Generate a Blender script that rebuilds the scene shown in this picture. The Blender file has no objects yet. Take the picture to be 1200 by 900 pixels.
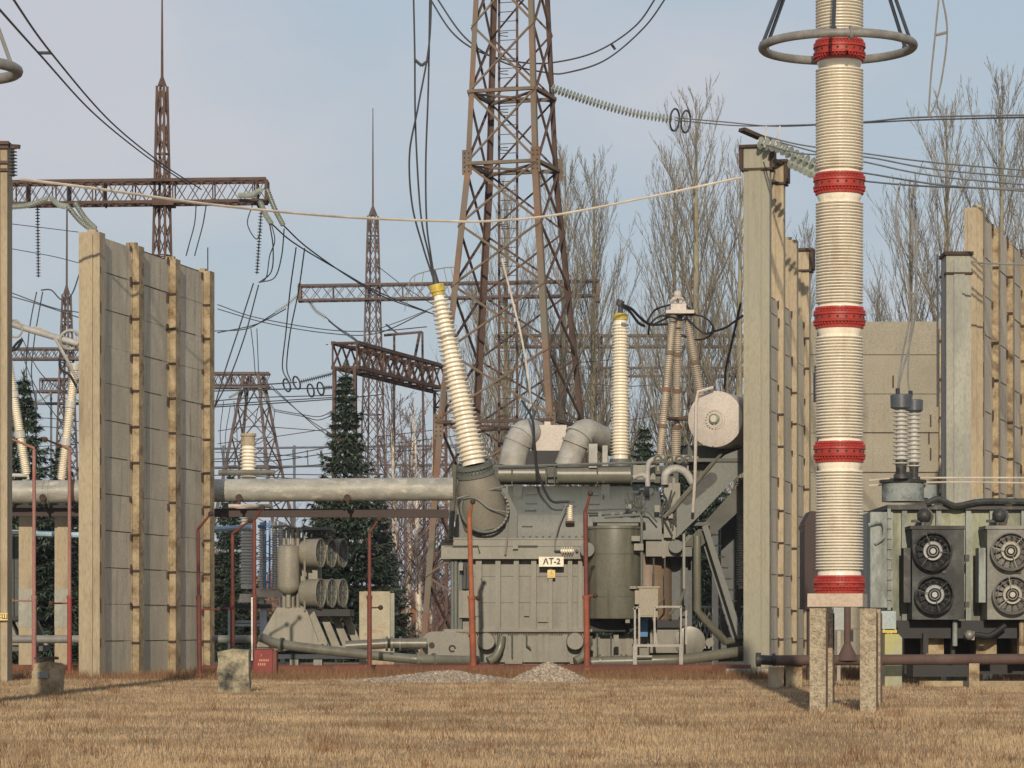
import bpy, math, random
import numpy as np
from mathutils import Vector as V, Matrix
from math import radians as R, sin, cos, pi, sqrt
rnd = random.Random(7)
SC = bpy.context.scene
COL = SC.collection
F = 3600.0; HZ = 735.0; EYE = 1.6
def P(px, py, D): return V(((px-600)*D/F, D, EYE+(HZ-py)*D/F))
def X(px, D): return (px-600)*D/F
def Z(py, D): return EYE+(HZ-py)*D/F

# ------------------------------------------------------------ materials
MATS = {}
def M(name, col, rough=.65, metal=0.0, var=.22, scale=1.5, bump=0.0, bscale=30, stain=None, amt=.5, sscale=.8,
      stretch=1.0, grad=None, spec=.35, fine=.12, fscale=18, streak=None, samt=.5):
    if name in MATS: return MATS[name]
    m = bpy.data.materials.new(name); m.use_nodes = True
    nt = m.node_tree; N = nt.nodes; L = nt.links
    b = N['Principled BSDF']; b.inputs['Roughness'].default_value = rough; b.inputs['Metallic'].default_value = metal
    b.inputs['Specular IOR Level'].default_value = spec
    tc = N.new('ShaderNodeTexCoord'); mp = N.new('ShaderNodeMapping'); mp.inputs['Scale'].default_value = (1, 1, stretch)
    L.new(tc.outputs['Object'], mp.inputs['Vector'])
    def noise(s, d=5, r=.6):
        n = N.new('ShaderNodeTexNoise'); n.inputs['Scale'].default_value = s; n.inputs['Detail'].default_value = d
        n.inputs['Roughness'].default_value = r; L.new(mp.outputs[0], n.inputs['Vector']); return n
    def mix(t, a, bb, f):
        x = N.new('ShaderNodeMix'); x.data_type = 'RGBA'; x.blend_type = t
        for sock, val in ((x.inputs[0], f), (x.inputs[6], a), (x.inputs[7], bb)):
            if hasattr(val, 'is_linked') or isinstance(val, bpy.types.NodeSocket): L.new(val, sock)
            else: sock.default_value = val if isinstance(val, float) else (*val, 1) if len(val) == 3 else val
        return x.outputs[2]
    def ramp(src, a, bb):
        r = N.new('ShaderNodeMapRange'); r.inputs['From Min'].default_value = a; r.inputs['From Max'].default_value = bb
        L.new(src, r.inputs['Value']); return r.outputs[0]
    n1 = noise(scale)
    lo = tuple(c*(1-var) for c in col); hi = tuple(min(1, c*(1+var)) for c in col)
    c = mix('MIX', lo, hi, ramp(n1.outputs['Fac'], .3, .7))
    if fine:
        n2 = noise(fscale, 3)
        c = mix('MULTIPLY', c, (1-fine*2.5,)*3, ramp(n2.outputs['Fac'], .45, .75))
    if stain:
        n3 = noise(sscale, 7, .7); n3.noise_dimensions = '4D'; n3.inputs['W'].default_value = 3.7
        r = ramp(n3.outputs['Fac'], .62-amt*.3, .74-amt*.2)
        c = mix('MIX', c, stain, r)
    if streak:
        m2 = N.new('ShaderNodeMapping'); m2.inputs['Scale'].default_value = (1, 1, .07); L.new(tc.outputs['Object'], m2.inputs['Vector'])
        n5 = N.new('ShaderNodeTexNoise'); n5.inputs['Scale'].default_value = 3.2; n5.inputs['Detail'].default_value = 6; n5.inputs['Roughness'].default_value = .65; L.new(m2.outputs[0], n5.inputs['Vector'])
        n6 = noise(.45, 3); q = N.new('ShaderNodeMath'); q.operation = 'MULTIPLY'; L.new(ramp(n5.outputs['Fac'], .5, .72), q.inputs[0]); L.new(ramp(n6.outputs['Fac'], .35, .65), q.inputs[1])
        q2 = N.new('ShaderNodeMath'); q2.operation = 'MULTIPLY'; L.new(q.outputs[0], q2.inputs[0]); q2.inputs[1].default_value = samt
        c = mix('MIX', c, streak, q2.outputs[0])
    L.new(c, b.inputs['Base Color'])
    if bump:
        n4 = noise(bscale, 4); bp = N.new('ShaderNodeBump'); bp.inputs['Strength'].default_value = bump; bp.inputs['Distance'].default_value = .05
        L.new(n4.outputs['Fac'], bp.inputs['Height']); L.new(bp.outputs[0], b.inputs['Normal'])
    MATS[name] = m
    return m

conc_pillar = M('pillar_concrete', (.37,.31,.215), .85, var=.18, scale=.35, bump=.35, bscale=9, stain=(.25,.2,.13), amt=.35, sscale=1.1, stretch=.25, streak=(.13,.105,.07), samt=.7)
conc_panel = M('panel_concrete', (.52,.465,.36), .88, var=.2, scale=.5, bump=.3, bscale=8, stain=(.4,.365,.29), amt=.5, sscale=.5, stretch=.6, streak=(.17,.15,.115), samt=1.0)
conc_green = M('greenish_concrete', (.33,.305,.225), .88, var=.15, scale=.25, bump=.3, bscale=8, stain=(.27,.27,.22), amt=.7, sscale=.25, stretch=.3, streak=(.15,.14,.1), samt=.6)
conc_worn = M('worn_concrete', (.33,.265,.17), .9, var=.3, scale=1.5, bump=.6, bscale=7, stain=(.14,.09,.05), amt=.45, sscale=2.2)
conc_post = M('pebbled_concrete', (.4,.34,.24), .9, var=.35, scale=9, bump=.9, bscale=26, stain=(.2,.16,.1), amt=.3, sscale=3, fine=.25, fscale=30)
conc_grey = M('grey_concrete', (.33,.33,.28), .9, var=.2, scale=.6, bump=.3, bscale=8, stain=(.2,.21,.19), amt=.5, sscale=.5, stretch=.4)
tarred = M('tarred_concrete', (.36,.32,.22), .9, var=.3, scale=1.3, bump=.5, bscale=8, stain=(.03,.03,.028), amt=.62, sscale=1.3)
joint_dark = M('joint_steel', (.055,.035,.025), .8, var=.4, scale=4)
rust = M('rusted_steel', (.085,.055,.045), .8, var=.45, scale=1.2, stain=(.09,.055,.045), amt=.6, sscale=1.5)
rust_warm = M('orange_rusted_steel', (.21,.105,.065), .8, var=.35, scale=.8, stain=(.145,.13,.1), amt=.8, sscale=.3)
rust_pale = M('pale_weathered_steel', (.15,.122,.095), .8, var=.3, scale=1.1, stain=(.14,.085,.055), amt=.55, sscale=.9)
far_steel = M('hazed_mast_steel', (.105,.082,.08), .85, var=.3, scale=.8)  # greyer and purpler than the rust: distance haze put into the colour
olive = M('olive_grey_paint', (.145,.146,.115), .38, spec=.5, var=.1, scale=.7, bump=.06, bscale=5, stain=(.115,.105,.082), amt=.42, sscale=1.0, stretch=.5, streak=(.06,.05,.038), samt=.75)
olive_cool = M('sky_tinted_grey_paint', (.13,.142,.132), .5, var=.12, scale=.8, stain=(.12,.125,.11), amt=.4, sscale=.8, stretch=.6)  # bluish sky light on the upper tank is put into this grey
olive_dark = M('dark_grey_paint', (.085,.09,.08), .6, var=.25, scale=1)
duct = M('silver_grey_paint', (.36,.36,.34), .55, var=.2, scale=1.4, stain=(.26,.25,.22), amt=.6, sscale=1.6)
pink = M('pinkish_white_paint', (.5,.455,.41), .55, var=.07, scale=.6, stain=(.38,.34,.3), amt=.4)
silver_pipe = M('weathered_silver_pipe', (.3,.3,.265), .5, var=.25, scale=1.5, stain=(.5,.46,.38), amt=.32, sscale=2.2, stretch=2.5)
green_paint = M('faded_green_paint', (.31,.33,.235), .6, var=.2, scale=.9, stain=(.09,.1,.085), amt=.5, sscale=.8, stretch=.35, streak=(.03,.035,.03), samt=.95)
green_grey = M('greenish_grey_paint', (.25,.28,.26), .6, var=.2, scale=1, stain=(.09,.09,.08), amt=.4, sscale=1.1, stretch=.4, streak=(.04,.045,.04), samt=.9)
black_oil = M('oily_black_metal', (.03,.031,.03), .5, var=.5, scale=3, stain=(.12,.12,.1), amt=.3, sscale=3)
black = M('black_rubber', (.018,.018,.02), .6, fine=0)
dark_blue = M('dark_blue_paint', (.035,.045,.06), .6)
blue = M('blue_paint', (.05,.16,.33), .5)
porc = M('cream_porcelain', (.77,.72,.6), .28, var=.06, scale=.5, spec=.5, fine=.05, stain=(.62,.55,.43), amt=.25, sscale=2, streak=(.4,.35,.27), samt=.6)
porc_shed = M('shed_porcelain', (.6,.5,.36), .3, var=.1, scale=.6, spec=.5, fine=.05)
porc_brown = M('brownish_porcelain', (.46,.4,.32), .3, var=.2, scale=1.2, spec=.5)
porc_white = M('white_porcelain', (.48,.47,.43), .3, var=.1, scale=1)
red = M('red_flange_paint', (.36,.04,.03), .5, var=.18, scale=3, stain=(.3,.035,.025), amt=.55, sscale=3, streak=(.12,.03,.025), samt=.6)
red_pole = M('red_brown_pole', (.15,.045,.032), .65, var=.25, scale=2, stain=(.1,.04,.03), amt=.5)
orange_pole = M('orange_rust_pole', (.3,.09,.04), .7, var=.35, scale=1.5, stain=(.16,.06,.04), amt=.55, sscale=1.2)
pink_pole = M('pink_primer_pole', (.3,.15,.13), .7, var=.2, scale=1.2, stain=(.3,.07,.05), amt=.35)
red_box_m = M('fire_red_paint', (.2,.028,.025), .6, var=.2, scale=2)
brown_box = M('dark_brown_paint', (.035,.02,.018), .6, var=.2, scale=1)
yellow = M('yellow_paint', (.5,.38,.07), .5, var=.2, scale=6)
alu = M('dull_aluminium', (.22,.21,.19), .45, metal=.3, var=.15, scale=2)
ring_m = M('grey_ring_metal', (.22,.215,.2), .5, var=.25, scale=3, stain=(.16,.15,.14), amt=.5, sscale=4)
wire_dark = M('dark_conductor', (.045,.048,.055), .6, fine=0)
wire_light = M('light_conductor', (.5,.44,.36), .6, fine=0)
wire_grey = M('grey_conductor', (.19,.19,.18), .6, fine=0)
glass = M('green_glass_disc', (.33,.37,.33), .3, var=.2, scale=5, spec=.7)
dark_disc = M('dark_glass_disc', (.07,.08,.09), .35, var=.2, scale=5)
white_sign = M('white_enamel', (.75,.7,.57), .5, var=.06, scale=4)
yel_sign = M('yellow_enamel', (.72,.55,.2), .5, var=.06, scale=4)
letter = M('black_lettering', (.03,.025,.02), .6, fine=0)
brown_letter = M('faded_lettering', (.48,.26,.15), .6, fine=0)
gravel_m = M('pale_gravel', (.4,.335,.26), .95, var=.5, scale=12, bump=.9, bscale=14, fine=.3, fscale=20)
bark_pale = M('pale_poplar_bark', (.25,.23,.165), .9, var=.25, scale=1)
twig_m = M('grey_twigs', (.2,.18,.14), .9, var=.25, scale=.4, fine=0)
twig_purple = M('purple_brown_twigs', (.16,.11,.1), .9, var=.25, scale=.4, fine=0)
birch_m = M('birch_bark', (.6,.53,.42), .8, var=.15, scale=2, stain=(.06,.05,.045), amt=.42, sscale=2.5)
bark = M('dark_bark', (.09,.065,.045), .9)

def leafmat(name, a, b2, rough=.8):
    m = bpy.data.materials.new(name); m.use_nodes = True; N = m.node_tree.nodes; L = m.node_tree.links
    b = N['Principled BSDF']; b.inputs['Roughness'].default_value = rough; b.inputs['Specular IOR Level'].default_value = .2
    g = N.new('ShaderNodeNewGeometry'); r = N.new('ShaderNodeValToRGB')
    r.color_ramp.elements[0].color = (*a, 1); r.color_ramp.elements[1].color = (*b2, 1)
    n = N.new('ShaderNodeTexNoise'); n.inputs['Scale'].default_value = .35; n.inputs['Detail'].default_value = 6
    tc = N.new('ShaderNodeTexCoord'); L.new(tc.outputs['Object'], n.inputs['Vector'])
    ad = N.new('ShaderNodeMath'); ad.operation = 'ADD'; L.new(g.outputs['Random Per Island'], ad.inputs[0])
    mr = N.new('ShaderNodeMapRange'); mr.inputs['From Min'].default_value = .35; mr.inputs['From Max'].default_value = .65
    mr.inputs['To Min'].default_value = -.45; mr.inputs['To Max'].default_value = .35
    L.new(n.outputs['Fac'], mr.inputs['Value']); L.new(mr.outputs[0], ad.inputs[1])
    L.new(ad.outputs[0], r.inputs['Fac']); L.new(r.outputs[0], b.inputs['Base Color'])
    MATS[name] = m
    return m
spruce_m = leafmat('spruce_needles', (.022,.042,.032), (.11,.155,.11))
spruce_top_m = leafmat('spruce_cones', (.05,.04,.025), (.12,.09,.05))
grass_m = leafmat('dry_grass', (.175,.125,.075), (.42,.31,.19))
weed_m = leafmat('dead_weeds', (.1,.055,.03), (.24,.14,.075))
thicket_m = leafmat('brown_thicket', (.1,.05,.04), (.23,.14,.1))

# ------------------------------------------------------------ mesh builder
class MB:
    def __init__(s): s.v = []; s.f = []
    def add(s, vs, fs):
        o = len(s.v); s.v += [tuple(v) for v in vs]; s.f += [tuple(o+i for i in f) for f in fs]; return s
    def obox(s, c, ax, ay, az):
        c = V(c); q = []
        for i in (-1, 1):
            for j in (-1, 1):
                for k in (-1, 1): q.append(c+ax*i+ay*j+az*k)
        return s.add(q, [(0,1,3,2),(4,6,7,5),(0,4,5,1),(2,3,7,6),(0,2,6,4),(1,5,7,3)])
    def box(s, x0, x1, y0, y1, z0, z1):
        return s.obox(((x0+x1)/2,(y0+y1)/2,(z0+z1)/2), V((abs(x1-x0)/2,0,0)), V((0,abs(y1-y0)/2,0)), V((0,0,abs(z1-z0)/2)))
    def pb(s, px0, px1, py0, py1, D, dep):       # box whose front face stands at distance D
        return s.box(X(px0,D), X(px1,D), D, D+dep, Z(py1,D), Z(py0,D))
    def bar(s, p, q, w, h=None, up=V((0,0,1))):
        p = V(p); q = V(q); d = (q-p); L = d.length
        if L < 1e-6: return s
        d /= L
        if abs(d.dot(up)) > .95: up = V((0,1,0))
        a = d.cross(up).normalized(); b = a.cross(d).normalized(); h = h or w
        return s.obox((p+q)/2, d*(L/2), a*(w/2), b*(h/2))
    def angle(s, p, q, w, t=.02, up=V((0,0,1))):   # L section
        p = V(p); q = V(q); d = (q-p).normalized()
        if abs(d.dot(up)) > .95: up = V((0,1,0))
        a = d.cross(up).normalized(); b = a.cross(d).normalized()
        s.bar(p+b*(w/2), q+b*(w/2), t, w, up); s.bar(p+a*(w/2), q+a*(w/2), w, t, up)
        return s
    def tube(s, pts, r, seg=8, cap=True, closed=False):
        pts = [V(p) for p in pts]; n = len(pts)
        rs = r if isinstance(r, (list, tuple)) else [r]*n
        prev = None; o = len(s.v); rings = []
        for i, p in enumerate(pts):
            if closed: d = (pts[(i+1) % n]-pts[i-1])
            else: d = pts[min(i+1, n-1)]-pts[max(i-1, 0)]
            if d.length < 1e-9: d = V((0,0,1))
            d.normalize()
            if prev is None:
                ref = V((0,0,1)) if abs(d.z) < .9 else V((1,0,0))
                a = d.cross(ref).normalized()
            else:
                a = prev-d*prev.dot(d)
                if a.length < 1e-6: a = d.cross(V((0,0,1)))
                a.normalize()
            prev = a; b = d.cross(a)
            for k in range(seg):
                t = 2*pi*k/seg; s.v.append(tuple(p+(a*cos(t)+b*sin(t))*rs[i]))
        m = n if closed else n-1
        for i in range(m):
            for k in range(seg):
                A = o+i*seg+k; B = o+i*seg+(k+1) % seg; C = o+((i+1) % n)*seg+(k+1) % seg; Dd = o+((i+1) % n)*seg+k
                s.f.append((A, B, C, Dd))
        if cap and not closed and seg > 3:
            s.f.append(tuple(o+k for k in reversed(range(seg)))); s.f.append(tuple(o+(n-1)*seg+k for k in range(seg)))
        return s
    def lathe(s, prof, p0, ax, seg=24, cap=True):
        p0 = V(p0); ax = V(ax).normalized(); ref = V((0,0,1)) if abs(ax.z) < .9 else V((1,0,0))
        a = ax.cross(ref).normalized(); b = ax.cross(a); o = len(s.v)
        for t, r in prof:
            for k in range(seg):
                g = 2*pi*k/seg; s.v.append(tuple(p0+ax*t+(a*cos(g)+b*sin(g))*r))
        n = len(prof)
        for i in range(n-1):
            for k in range(seg):
                s.f.append((o+i*seg+k, o+i*seg+(k+1) % seg, o+(i+1)*seg+(k+1) % seg, o+(i+1)*seg+k))
        if cap:
            s.f.append(tuple(o+k for k in reversed(range(seg)))); s.f.append(tuple(o+(n-1)*seg+k for k in range(seg)))
        return s
    def cyl(s, p, q, r, r2=None, seg=20):
        p = V(p); q = V(q); return s.lathe([(0, r), ((q-p).length, r if r2 is None else r2)], p, q-p, seg)
    def sphere(s, c, r, seg=12):
        pr = [(-r*cos(pi*i/8), max(1e-4, r*sin(pi*i/8))) for i in range(9)]
        return s.lathe(pr, c, (0,0,1), seg)
    def ring(s, c, Rr, r, ax=(0,0,1), seg=40, ts=8, a0=0, a1=2*pi):
        c = V(c); ax = V(ax).normalized(); ref = V((0,0,1)) if abs(ax.z) < .9 else V((1,0,0))
        a = ax.cross(ref).normalized(); b = ax.cross(a); full = abs(a1-a0-2*pi) < 1e-6
        n = seg if full else seg+1
        pts = [c+(a*cos(a0+(a1-a0)*i/seg)+b*sin(a0+(a1-a0)*i/seg))*Rr for i in range(n)]
        return s.tube(pts, r, ts, True, full)
    def prism(s, poly, y0, y1):                   # poly in (x, z), extruded along y
        n = len(poly); vs = [(x, y0, z) for x, z in poly]+[(x, y1, z) for x, z in poly]
        fs = [tuple(range(n)), tuple(reversed(range(n, 2*n)))]+[(i, n+i, n+(i+1) % n, (i+1) % n) for i in range(n)]
        return s.add(vs, fs)
    def pprism(s, poly, D, dep): return s.prism([(X(a,D), Z(b,D)) for a, b in poly], D, D+dep)

ORG = {}
def mesh(name, mb, mat, org):
    me = bpy.data.meshes.new(name)
    vs = np.array(mb.v, dtype=np.float64)-np.array(org)
    me.from_pydata(vs.tolist(), [], mb.f); me.validate()
    import bmesh
    bm = bmesh.new(); bm.from_mesh(me); bmesh.ops.recalc_face_normals(bm, faces=bm.faces); bm.to_mesh(me); bm.free()
    me.shade_smooth(); me.set_sharp_from_angle(angle=R(38))
    me.materials.append(mat); return me
def fastmesh(name, verts, faces_flat, nper, mat):
    me = bpy.data.meshes.new(name); nv = len(verts); nf = len(faces_flat)//nper
    me.vertices.add(nv); me.vertices.foreach_set('co', np.asarray(verts, dtype=np.float32).ravel())
    me.loops.add(len(faces_flat)); me.loops.foreach_set('vertex_index', np.asarray(faces_flat, dtype=np.int32))
    me.polygons.add(nf); me.polygons.foreach_set('loop_start', np.arange(0, nf*nper, nper, dtype=np.int32))
    me.update(calc_edges=True); me.validate(); me.materials.append(mat); return me
def thing(name, label, cat, loc, group=None):
    o = bpy.data.objects.new(name, None); COL.objects.link(o); o.location = loc; o.empty_display_size = .2
    o['label'] = label; o['category'] = cat
    if group: o['group'] = group
    ORG[o.name] = V(loc); return o
def part1(name, mb, mat, parent, label=None, kind=None):
    org = ORG[parent.name]; o = bpy.data.objects.new(name, mesh(name, mb, mat, org)); COL.objects.link(o)
    o.parent = parent; ORG[o.name] = org
    if label: o['label'] = label
    if kind: o['kind'] = kind
    return o
SPLIT = {'lifting_hook', 'small_conduit', 'hanger_beam', 'steel_clamp', 'foot_block', 'gusset_plate', 'hinge', 'lifting_lug', 'foot_lug', 'lug_hole', 'pipe_collar', 'duct_collar', 'hatch_cover', 'shoulder_rib', 'duct_support', 'drain_valve', 'lifting_handle', 'valve_wheel', 'cable_pipe', 'bracket', 'ring_strut', 'end_frame', 'cable_conduit'}
def islands(mb):
    par = list(range(len(mb.v)))
    def find(a):
        while par[a] != a: par[a] = par[par[a]]; a = par[a]
        return a
    for f in mb.f:
        for i in f[1:]: par[find(i)] = find(f[0])
    gr = {}
    for f in mb.f: gr.setdefault(find(f[0]), []).append(f)
    out = []
    for fs in gr.values():
        ids = sorted({i for f in fs for i in f}); mp = {a: k for k, a in enumerate(ids)}; m = MB(); m.v = [mb.v[a] for a in ids]; m.f = [tuple(mp[i] for i in f) for f in fs]; out.append(m)
    return out
def part(name, mb, mat, parent, label=None, kind=None):
    if name in SPLIT:
        for m in islands(mb): o = part1(name, m, mat, parent, label, kind)
        return o
    return part1(name, mb, mat, parent, label, kind)
def solo(name, mb, mat, label=None, cat=None, group=None, kind=None):
    a = np.array(mb.v); org = V(((a[:,0].min()+a[:,0].max())/2, (a[:,1].min()+a[:,1].max())/2, a[:,2].min()))
    o = bpy.data.objects.new(name, mesh(name, mb, mat, org)); COL.objects.link(o); o.location = org; ORG[o.name] = org
    if label: o['label'] = label
    if cat: o['category'] = cat
    if group: o['group'] = group
    if kind: o['kind'] = kind
    return o
def kids(o): return [c for c in COL.objects if c.parent == o]
def dup(o, loc, label, rz=0, sc=1):
    c = o.copy(); COL.objects.link(c); c.location = loc; c.rotation_euler = (0,0,rz); c.scale = (sc,sc,sc) if not hasattr(sc, '__len__') else sc
    c['label'] = label
    for k in kids(o):
        d = k.copy(); COL.objects.link(d); d.parent = c
        for g in kids(k):
            e = g.copy(); COL.objects.link(e); e.parent = d
    return c
def text_mb(txt, size, c, nrm_y=-1, th=.01, bold=0.0):
    cu = bpy.data.curves.new('t', 'FONT'); cu.body = txt; cu.size = size; cu.align_x = 'CENTER'; cu.align_y = 'CENTER'; cu.extrude = th; cu.offset = bold
    ob = bpy.data.objects.new('t', cu); COL.objects.link(ob)
    dg = bpy.context.evaluated_depsgraph_get(); me = bpy.data.meshes.new_from_object(ob.evaluated_get(dg))
    mb = MB(); mb.add([(c[0]+v.co.x, c[1]-v.co.z, c[2]+v.co.y) for v in me.vertices], [tuple(p.vertices) for p in me.polygons])
    bpy.data.objects.remove(ob); bpy.data.curves.remove(cu); bpy.data.meshes.remove(me); return mb

def catmull(pts, n=8):
    pts = [V(p) for p in pts]
    if len(pts) == 2: return [pts[0].lerp(pts[1], i/n) for i in range(n+1)]
    out = []; q = [pts[0]*2-pts[1]]+pts+[pts[-1]*2-pts[-2]]
    for i in range(1, len(q)-2):
        a, b, c, d = q[i-1:i+3]
        for k in range(n):
            t = k/n; out.append(.5*((2*b)+(c-a)*t+(2*a-5*b+4*c-d)*t*t+(3*b-a-3*c+d)*t**3))
    out.append(pts[-1]); return out
def sag(a, b, s, n=24):
    a = V(a); b = V(b); return [a.lerp(b, i/n)-V((0,0,s*4*(i/n)*(1-i/n))) for i in range(n+1)]
def shed_profile(L, rc0, rc1, ext, n, lead=.04, th=.35):
    pr = [(0, rc0*1.02), (L*lead, rc0)]; a = L*lead; b = L*(1-lead); st = (b-a)/n
    for i in range(n):
        t = a+st*i; rc = rc0+(rc1-rc0)*(t/L)
        pr += [(t+st*.15, rc), (t+st*.42, rc+ext*.93), (t+st*.55, rc+ext), (t+st*.66, rc+ext*.9), (t+st*.78, rc)]
    pr += [(b, rc1), (L, rc1*1.02)]; return pr
def insulator(mb, p, q, rc0, rc1, ext, n, seg=24, lead=.03):
    p = V(p); q = V(q); return mb.lathe(shed_profile((q-p).length, rc0, rc1, ext, n, lead), p, q-p, seg)
def lattice(ch, br, A, B, sa, sb, n, cw, bw, up=V((0,0,1)), ph=0, xb=True, levels=None, ha=None, hb=None):
    """square lattice from A to B; sides sa -> sb"""
    A = V(A); B = V(B); d = (B-A).normalized()
    a = d.cross(V((0,1,0)) if abs(d.z) > .8 else up).normalized(); b = a.cross(d).normalized()
    a, b = a*cos(ph)+b*sin(ph), b*cos(ph)-a*sin(ph)
    ha = ha or sa; hb = hb or sb
    def C(t, i, j): return A.lerp(B, t)+a*(i*(sa+(sb-sa)*t)/2)+b*(j*(ha+(hb-ha)*t)/2)
    cs = [(-1,-1),(1,-1),(1,1),(-1,1)]
    for i, j in cs: ch.bar(C(0,i,j), C(1,i,j), cw)
    lv = levels or [k/n for k in range(n+1)]
    for k in range(len(lv)-1):
        t0, t1 = lv[k], lv[k+1]
        for q in range(4):
            c0 = cs[q]; c1 = cs[(q+1) % 4]
            if xb or k % 2 == 0: br.bar(C(t0,*c0), C(t1,*c1), bw, bw*.5)
            if xb or k % 2: br.bar(C(t0,*c1), C(t1,*c0), bw, bw*.5)
            if k % 3 == 0: br.bar(C(t0,*c0), C(t0,*c1), bw)
    return C
# ============================================================ GROUND + GRASS
def gz(x, y): return 0.0
mb = MB(); n = 60
xs = np.linspace(-1, 1, n); 
vs = []; fs = []
for j in range(n):
    for i in range(n):
        vs.append((700*xs[i]*abs(xs[i])**1.2, -40+2200*(j/(n-1))**2.2, 0))
for j in range(n-1):
    for i in range(n-1): fs.append((j*n+i, j*n+i+1, (j+1)*n+i+1, (j+1)*n+i))
mb.add(vs, fs)
gm = M('dry_ground', (.25,.18,.105), .95, var=.3, scale=.25, bump=.5, bscale=3, stain=(.16,.115,.07), amt=.5, sscale=.3, fine=.2, fscale=3)
gobj = solo('ground', mb, gm, kind='structure')
def blades(name, N, region, h0, h1, w0, w1, mat, label, cat, seed=1, lean=.45, clump=None):
    rg = np.random.default_rng(seed)
    pos = region(rg, N); N = len(pos)
    ang = rg.uniform(0, 2*pi, N); h = rg.uniform(h0, h1, N)*rg.uniform(.5, 1.0, N)
    big = .85+.25*np.sin(pos[:,0]*.9+np.sin(pos[:,1]*.35)*2)*np.sin(pos[:,1]*.28+pos[:,0]*.4)
    h *= big
    w = rg.uniform(w0, w1, N); la = rg.uniform(0, 2*pi, N); ll = rg.uniform(.1, lean, N)*h
    v = np.zeros((N, 3, 3)); v[:,:,0] = pos[:,0:1]; v[:,:,1] = pos[:,1:2]
    v[:,0,0] -= np.cos(ang)*w; v[:,0,1] -= np.sin(ang)*w*.5; v[:,1,0] += np.cos(ang)*w; v[:,1,1] += np.sin(ang)*w*.5
    v[:,2,0] += np.cos(la)*ll; v[:,2,1] += np.sin(la)*ll; v[:,2,2] = h; v[:,0:2,2] = -.01
    me = fastmesh(name, v.reshape(-1, 3), np.arange(N*3), 3, mat)
    o = bpy.data.objects.new(name, me); COL.objects.link(o); o['kind'] = 'stuff'; o['label'] = label; o['category'] = cat
    return o
def reg_field(rg, N):
    t = rg.uniform(0, 1, N); D = 32+72*t**1.25; x = rg.uniform(-1, 1, N)*(D*.2+3.5); return np.stack([x, D], 1)
blades('dry_grass', 450000, reg_field, .035, .125, .005, .012, grass_m, 'short dry tan grass covering the field in front of the equipment', 'grass', 3)
def reg_clump(rg, N):
    c = 420; t = rg.uniform(0, 1, c); D = 34+66*t; x = rg.uniform(-1, 1, c)*(D*.17+1); k = rg.integers(0, c, N)
    return np.stack([x[k]+rg.normal(0, .13, N), D[k]+rg.normal(0, .2, N)], 1)
blades('dead_weeds', 12000, reg_clump, .1, .34, .004, .009, weed_m, 'taller dark brown dead weeds in patches on the dry field', 'weeds', 5, .7)
def reg_edge(rg, N):
    x = rg.uniform(-17, 19, N); D = rg.uniform(92, 112, N); return np.stack([x, D], 1)
blades('tall_dry_grass', 60000, reg_edge, .15, .5, .006, .012, weed_m, 'taller reddish brown grass along the foot of the walls and machinery', 'grass', 9, .5)
# sparse dead stalks nearer the lens
for i in range(6): pass

# ============================================================ FIREWALLS
U = V((.223,.975,0)).normalized(); NN = V((U.y, -U.x, 0))
def firewall(label, A, bays, tops, panel_top, T=.69, slab=1.165, seed=0, side=1, bay=3.6, U=U, NN=NN, k0mat=conc_pillar, poff=0, bprob=.95):
    rr = random.Random(seed); A = V((A[0], A[1], 0))
    t = thing('concrete_firewall', label, 'firewall', A)
    pc = .5
    for k in range(bays+1):
        c = A+U*(k*bay+.25); H = tops[k]
        mb = MB(); mb.obox(c+V((0,0,H/2-.15)), U*(pc/2), NN*(T/2), V((0,0,H/2+.15)))
        mb.obox(c-U*(pc/2+.03)-NN*(T*.06)+V((0,0,H/2-.2)), U*.03, NN*(T*.24), V((0,0,H/2+.12)))
        for s in range(rr.randint(2, 4)):
            mb.obox(c+V((rr.uniform(-.12,.12),0,H+.04)), U*rr.uniform(.05,.15), NN*rr.uniform(.05,.15), V((0,0,rr.uniform(.03,.1))))
        part('pillar', mb, k0mat if k == 0 else conc_pillar if H > panel_top+1 else conc_worn, t)
        jb = MB(); z = slab*rr.uniform(.9, 1.0)
        while z < min(H, panel_top)-.3:
            if k == 0:
                jb.obox(c-U*(pc/2-.06)+NN*(T/2+.004)+V((0,0,z)), U*.02, NN*.012, V((0,0,rr.uniform(.1,.3))))
            elif rr.random() < bprob:
                jb.obox(c-U*(pc/2+.03)+NN*(T/2-.14)+V((0,0,z)), U*.035, NN*.15, V((0,0,.035)))
            z += slab
        if k > 0: jb.obox(c-U*(pc/2+.012)+NN*(T/2-.29)+V((0,0,panel_top/2)), U*.012, NN*.03, V((0,0,panel_top/2-.1)))
        part('joint_bracket', jb, joint_dark, t)
    for k in range(bays):
        mb = MB(); hk = MB(); z = 0
        s0 = k*bay+pc+.01; s1 = (k+1)*bay-.01; m = A+U*((s0+s1)/2); i = 0
        while z < panel_top-.05:
            h = min(slab, panel_top-z); off = poff+rr.uniform(-.018, .018)
            mb.obox(m+NN*off+V((0,0,z+h/2)), U*((s1-s0)/2), NN*.1, V((0,0,h/2-.007)))
            if rr.random() < .75:
                hk.obox(A+U*(s1-.18)+NN*(.13+off)+V((0,0,z+h-.06+rr.uniform(-.15,.05))), U*.025, NN*.03, V((0,0,rr.uniform(.07,.16))))
            if rr.random() < .65:
                hk.obox(m+NN*(.105+off)+U*rr.uniform(-.3,.3)+V((0,0,z+h)), U*((s1-s0)/2*rr.uniform(.5,.8)), NN*.004, V((0,0,.012)))
            z += h
        part('wall_panel', mb, conc_panel, t)
        part('lifting_hook', hk, joint_dark, t)
    return t
u0 = X(104.5, 96)
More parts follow.
